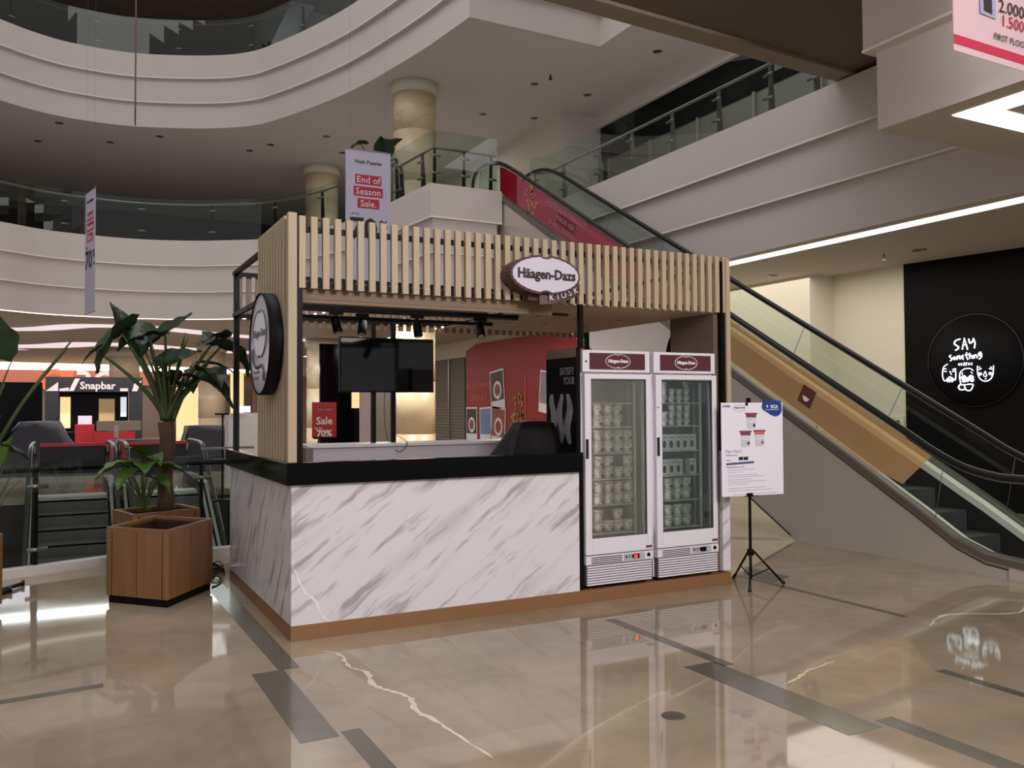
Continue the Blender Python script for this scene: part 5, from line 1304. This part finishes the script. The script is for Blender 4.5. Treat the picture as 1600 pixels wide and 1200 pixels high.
fb = thing('shop_fascia', 'brown shop fascia board far at the left behind the plants', 'fascia', (-4, 43.4, 2.3))
part(fb, 'board', mat('brown_board', (140, 84, 62), .6), -8, 6, 43.2, 43.4, 2.75, 3.5)
part(fb, 'wall', mat('dim_shop', (86, 74, 66), .7), -8, 8, 43.5, 43.7, 0, 2.9)
for k, (x0, x1, z0, z1, m_, lb) in enumerate(((-3.1, -2.5, 0, 2.1, LITB, 'blue-lit drinks cabinet far left behind the plants'), (2.35, 3.35, 0, 2.3, LITC, 'cream lit shop opening behind the trunk of the elephant-ear plant'), (3.0, 3.4, 0, 2.4, LITM, 'upright magenta screen far left between plant leaves'), (4.6, 5.1, 0, 3.0, LITC, 'pale lit doorway left of the round kiosk sign'))):
    mb = MB().box(x0, x1, 27.0 + k, 27.1 + k, z0, z1).build('lit_cabinet' if k == 0 else 'lit_opening', m_); tag(mb, lb, 'window' if k else 'cabinet')
mb = MB().box(-3.6, -1.9, 24.5, 24.8, 0, 2.35).build('shop_partition', BLACKG); tag(mb, 'dark shop partition at the far left edge behind the plant stalks', 'partition')
# covered stalls
CL2 = mat('charcoal_cloth_dark', (34, 34, 39), .9, var=.1, scale=4)
cloth('covered_stall', [(-3.3, 16.6), (-.6, 16.2), (-.6, 18.6), (-3.2, 19.0)], [(-2.2, 17.2), (-1.4, 17.2), (-1.4, 17.9), (-2.2, 17.9)], 0, 1.22, CLOTH, 'stall covered in charcoal cloth left of the snack kiosk, peaked on top', 'stall', fold=.08, seed=2)
cloth('covered_stall', [(-.3, 15.9), (.9, 15.7), (.9, 17.2), (-.3, 17.4)], [(-.2, 16.2), (.8, 16.2), (.8, 17.0), (-.4, 17.0)], 0, .78, CL2, 'low dark cloth-covered stall in front of the snack kiosk', 'stall', fold=.05, seed=3)
cloth('covered_stall', [(1.1, 16.2), (2.6, 15.9), (2.8, 18.2), (1.15, 18.4)], [(1.4, 16.8), (2.3, 16.8), (2.3, 17.6), (1.4, 17.6)], 0, 1.08, CLOTH, 'cloth-covered stall behind the trunk of the elephant-ear plant', 'stall', fold=.07, seed=5)
cloth('covered_stall', [(-6.0, 16.6), (-3.7, 16.2), (-3.6, 18.6), (-6.0, 19.0)], [(-5.2, 17.2), (-4.2, 17.2), (-4.2, 17.9), (-5.2, 17.9)], 0, 1.1, CL2, 'cloth-covered stall at the left edge of the picture', 'stall', fold=.08, seed=6)
# white counter and queue post
wc = thing('service_counter', 'white service counter between the plant and the black kiosk post', 'counter', (.98, 9.3, 0))
part(wc, 'body', PAPER if False else mat('counter_white', (186, 180, 180), .5), 1.9, 3.1, 14.0, 14.5, 0, 1.40); part(wc, 'monitor', LITW, 2.1, 2.35, 13.9, 13.95, 1.42, 1.56)
qp = thing('sign_post', 'thin black sign post standing in front of the white service counter', 'post', (1.0, 9.06, 0))
MB().tube([(1.0, 9.06, .03), (1.0, 9.06, 1.42)], .016, 8).build('pole', BLACK, qp); part(qp, 'head', BLACK, .88, 1.10, 9.04, 9.08, 1.40, 1.43)
MB().lathe([(.16, 0), (.16, .02), (.03, .04)], 20, Matrix.Translation((1.0, 9.06, 0.0))).build('base', BLACK, qp); part(qp, 'crossbar', STEEL, .66, 1.5, 9.03, 9.06, .84, .88); part(qp, 'crossbar', STEEL, .85, 1.3, 9.03, 9.06, .66, .69)

# ------------------------------------------------------------------ two escalators going down
def esc_down(xa, xb, label):
    t = thing('escalator', label, 'escalator', ((xa + xb) / 2, 11.3, 0))
    S_ = -.577
    def z(y, top): return top if y > 11.2 else top + (11.2 - y) * S_
    ys = [13.4, 12.8, 12.2, 11.6, 11.3, 11.1, 10.7, 10, 9, 8, 7, 6, 5, 4]
    for x in (xa, xb):
        mb = MB(); mb.grid([[(x - .07, y, z(y, .12)) for y in ys], [(x - .07, y, z(y, .20)) for y in ys], [(x - .02, y, z(y, .20)) for y in ys], [(x - .02, y, z(y, .12)) for y in ys]], smooth=False)
        mb.grid([[(x + .02, y, z(y, .12)) for y in ys], [(x + .02, y, z(y, .20)) for y in ys], [(x + .07, y, z(y, .20)) for y in ys], [(x + .07, y, z(y, .12)) for y in ys]], smooth=False)
        mb.build('deck', CHROME if False else mat('down_deck', (176, 176, 172), .25, metal=.8), t)
        mb = MB(); mb.grid([[(x, y, z(y, .18)) for y in ys], [(x, y, z(y, .82)) for y in ys]], smooth=False); mb.build('glass_panel', EGLASS, t)
        pr = [(x, 13.3, .35), (x, 13.5, .5), (x, 13.52, .68), (x, 13.4, .82), (x, 13.1, .87), (x, 12.2, .88), (x, 11.5, .87), (x, 11.1, .80)] + [(x, y, z(y, .86)) for y in (10.5, 9.5, 8.5, 7.5, 6.5, 5.5, 4.2)]
        MB().tube(catmull(pr, 4), .036, 8).build('handrail', RUBBER, t); MB().tube([Vector(p) + Vector((.0, -.01, -.04)) for p in catmull(pr, 4)], .016, 6).build('handrail_guide', CHROME, t)
        mb = MB(); mb.box(x - .05, x + .05, 11.3, 13.3, 0, .2); mb.build('newel_base', STEEL, t)
    mb = MB(); mb.box(xa + .1, xb - .1, 11.2, 11.6, -.10, .012); mb.build('comb_plate', mat('comb_bright', (214, 214, 208), .4, metal=.2), t)
    for k in range(20):
        y = 11.2 - k * .35; zt = -.02 - k * .202
        mb = MB(); mb.box(xa + .1, xb - .1, y - .36, y, zt - .04, zt); k and mb.box(xa + .1, xb - .1, y - .01, y + .0, zt, zt + .19)
        for j in range(14): xx = xa + .12 + j * (xb - xa - .24) / 14; mb.box(xx, xx + .012, y - .36, y, zt, zt + .006)
        mb.build('step', STEP, t)
    mb = MB(); mb.grid([[(xa + .09, y, z(y, .16)) for y in ys], [(xa + .09, y, z(y, -.5)) for y in ys]], smooth=False); mb.grid([[(xb - .09, y, z(y, .16)) for y in ys], [(xb - .09, y, z(y, -.5)) for y in ys]], smooth=False); mb.build('skirt', MATS['escalator_skirt'], t)
    return t
esc_down(-1.80, -.52, 'left one of the two escalators descending behind the glass balustrade'); esc_down(-.30, .98, 'right one of the two escalators descending behind the glass balustrade')
for k, (a, b) in enumerate(((-1.7, -.6), (-.2, .9))):
    t = thing('barrier_panel', ['left', 'right'][k] + ' black barrier with a red top strip closing an escalator entry', 'barrier', ((a + b) / 2, 12.9, .3), 'barriers closing the escalators')
    part(t, 'board', mat('barrier_black', (24, 23, 28), .6), a, b, 12.9, 12.93, .28, .80); part(t, 'top_strip', REDP, a, b, 12.88, 12.95, .80, .86)
ip = thing('indicator_post', 'slim steel post standing between the two descending escalators', 'post', (-.41, 12.6, 0)); MB().tube([(-.41, 12.6, 0), (-.41, 12.6, 1.15)], .025, 10).build('pole', STEEL, ip); part(ip, 'head', STEEL, -.45, -.37, 12.55, 12.65, .95, 1.2)
# plant on the upper gallery beside the column
G_ = (.55, 0, -.45)
def gp(p): return (p[0] + G_[0], p[1], p[2] + G_[2])
plant('gallery_plant', 'dark plant on the upper gallery above the white sale banner', (4.75, 11.6, 5.5), gp((3.95, 11.4, 6.6)), .04,
      [(gp((3.45, 11.2, 7.35)), (-.8, -.1, .1), .40, .20, 1.1, 0), (gp((3.95, 11.2, 7.25)), (-.2, -.3, .6), .36, .36, .3, 0), (gp((4.1, 11.2, 7.3)), (.3, -.3, .5), .36, .4, .3, 0), (gp((4.0, 11.2, 6.95)), (0, -.5, .2), .40, .45, .8, 0), (gp((3.8, 11.2, 6.95)), (-.6, -.3, .2), .3, .25, .8, 0)], [(gp((3.5, 11.3, 7.15)), .015)])
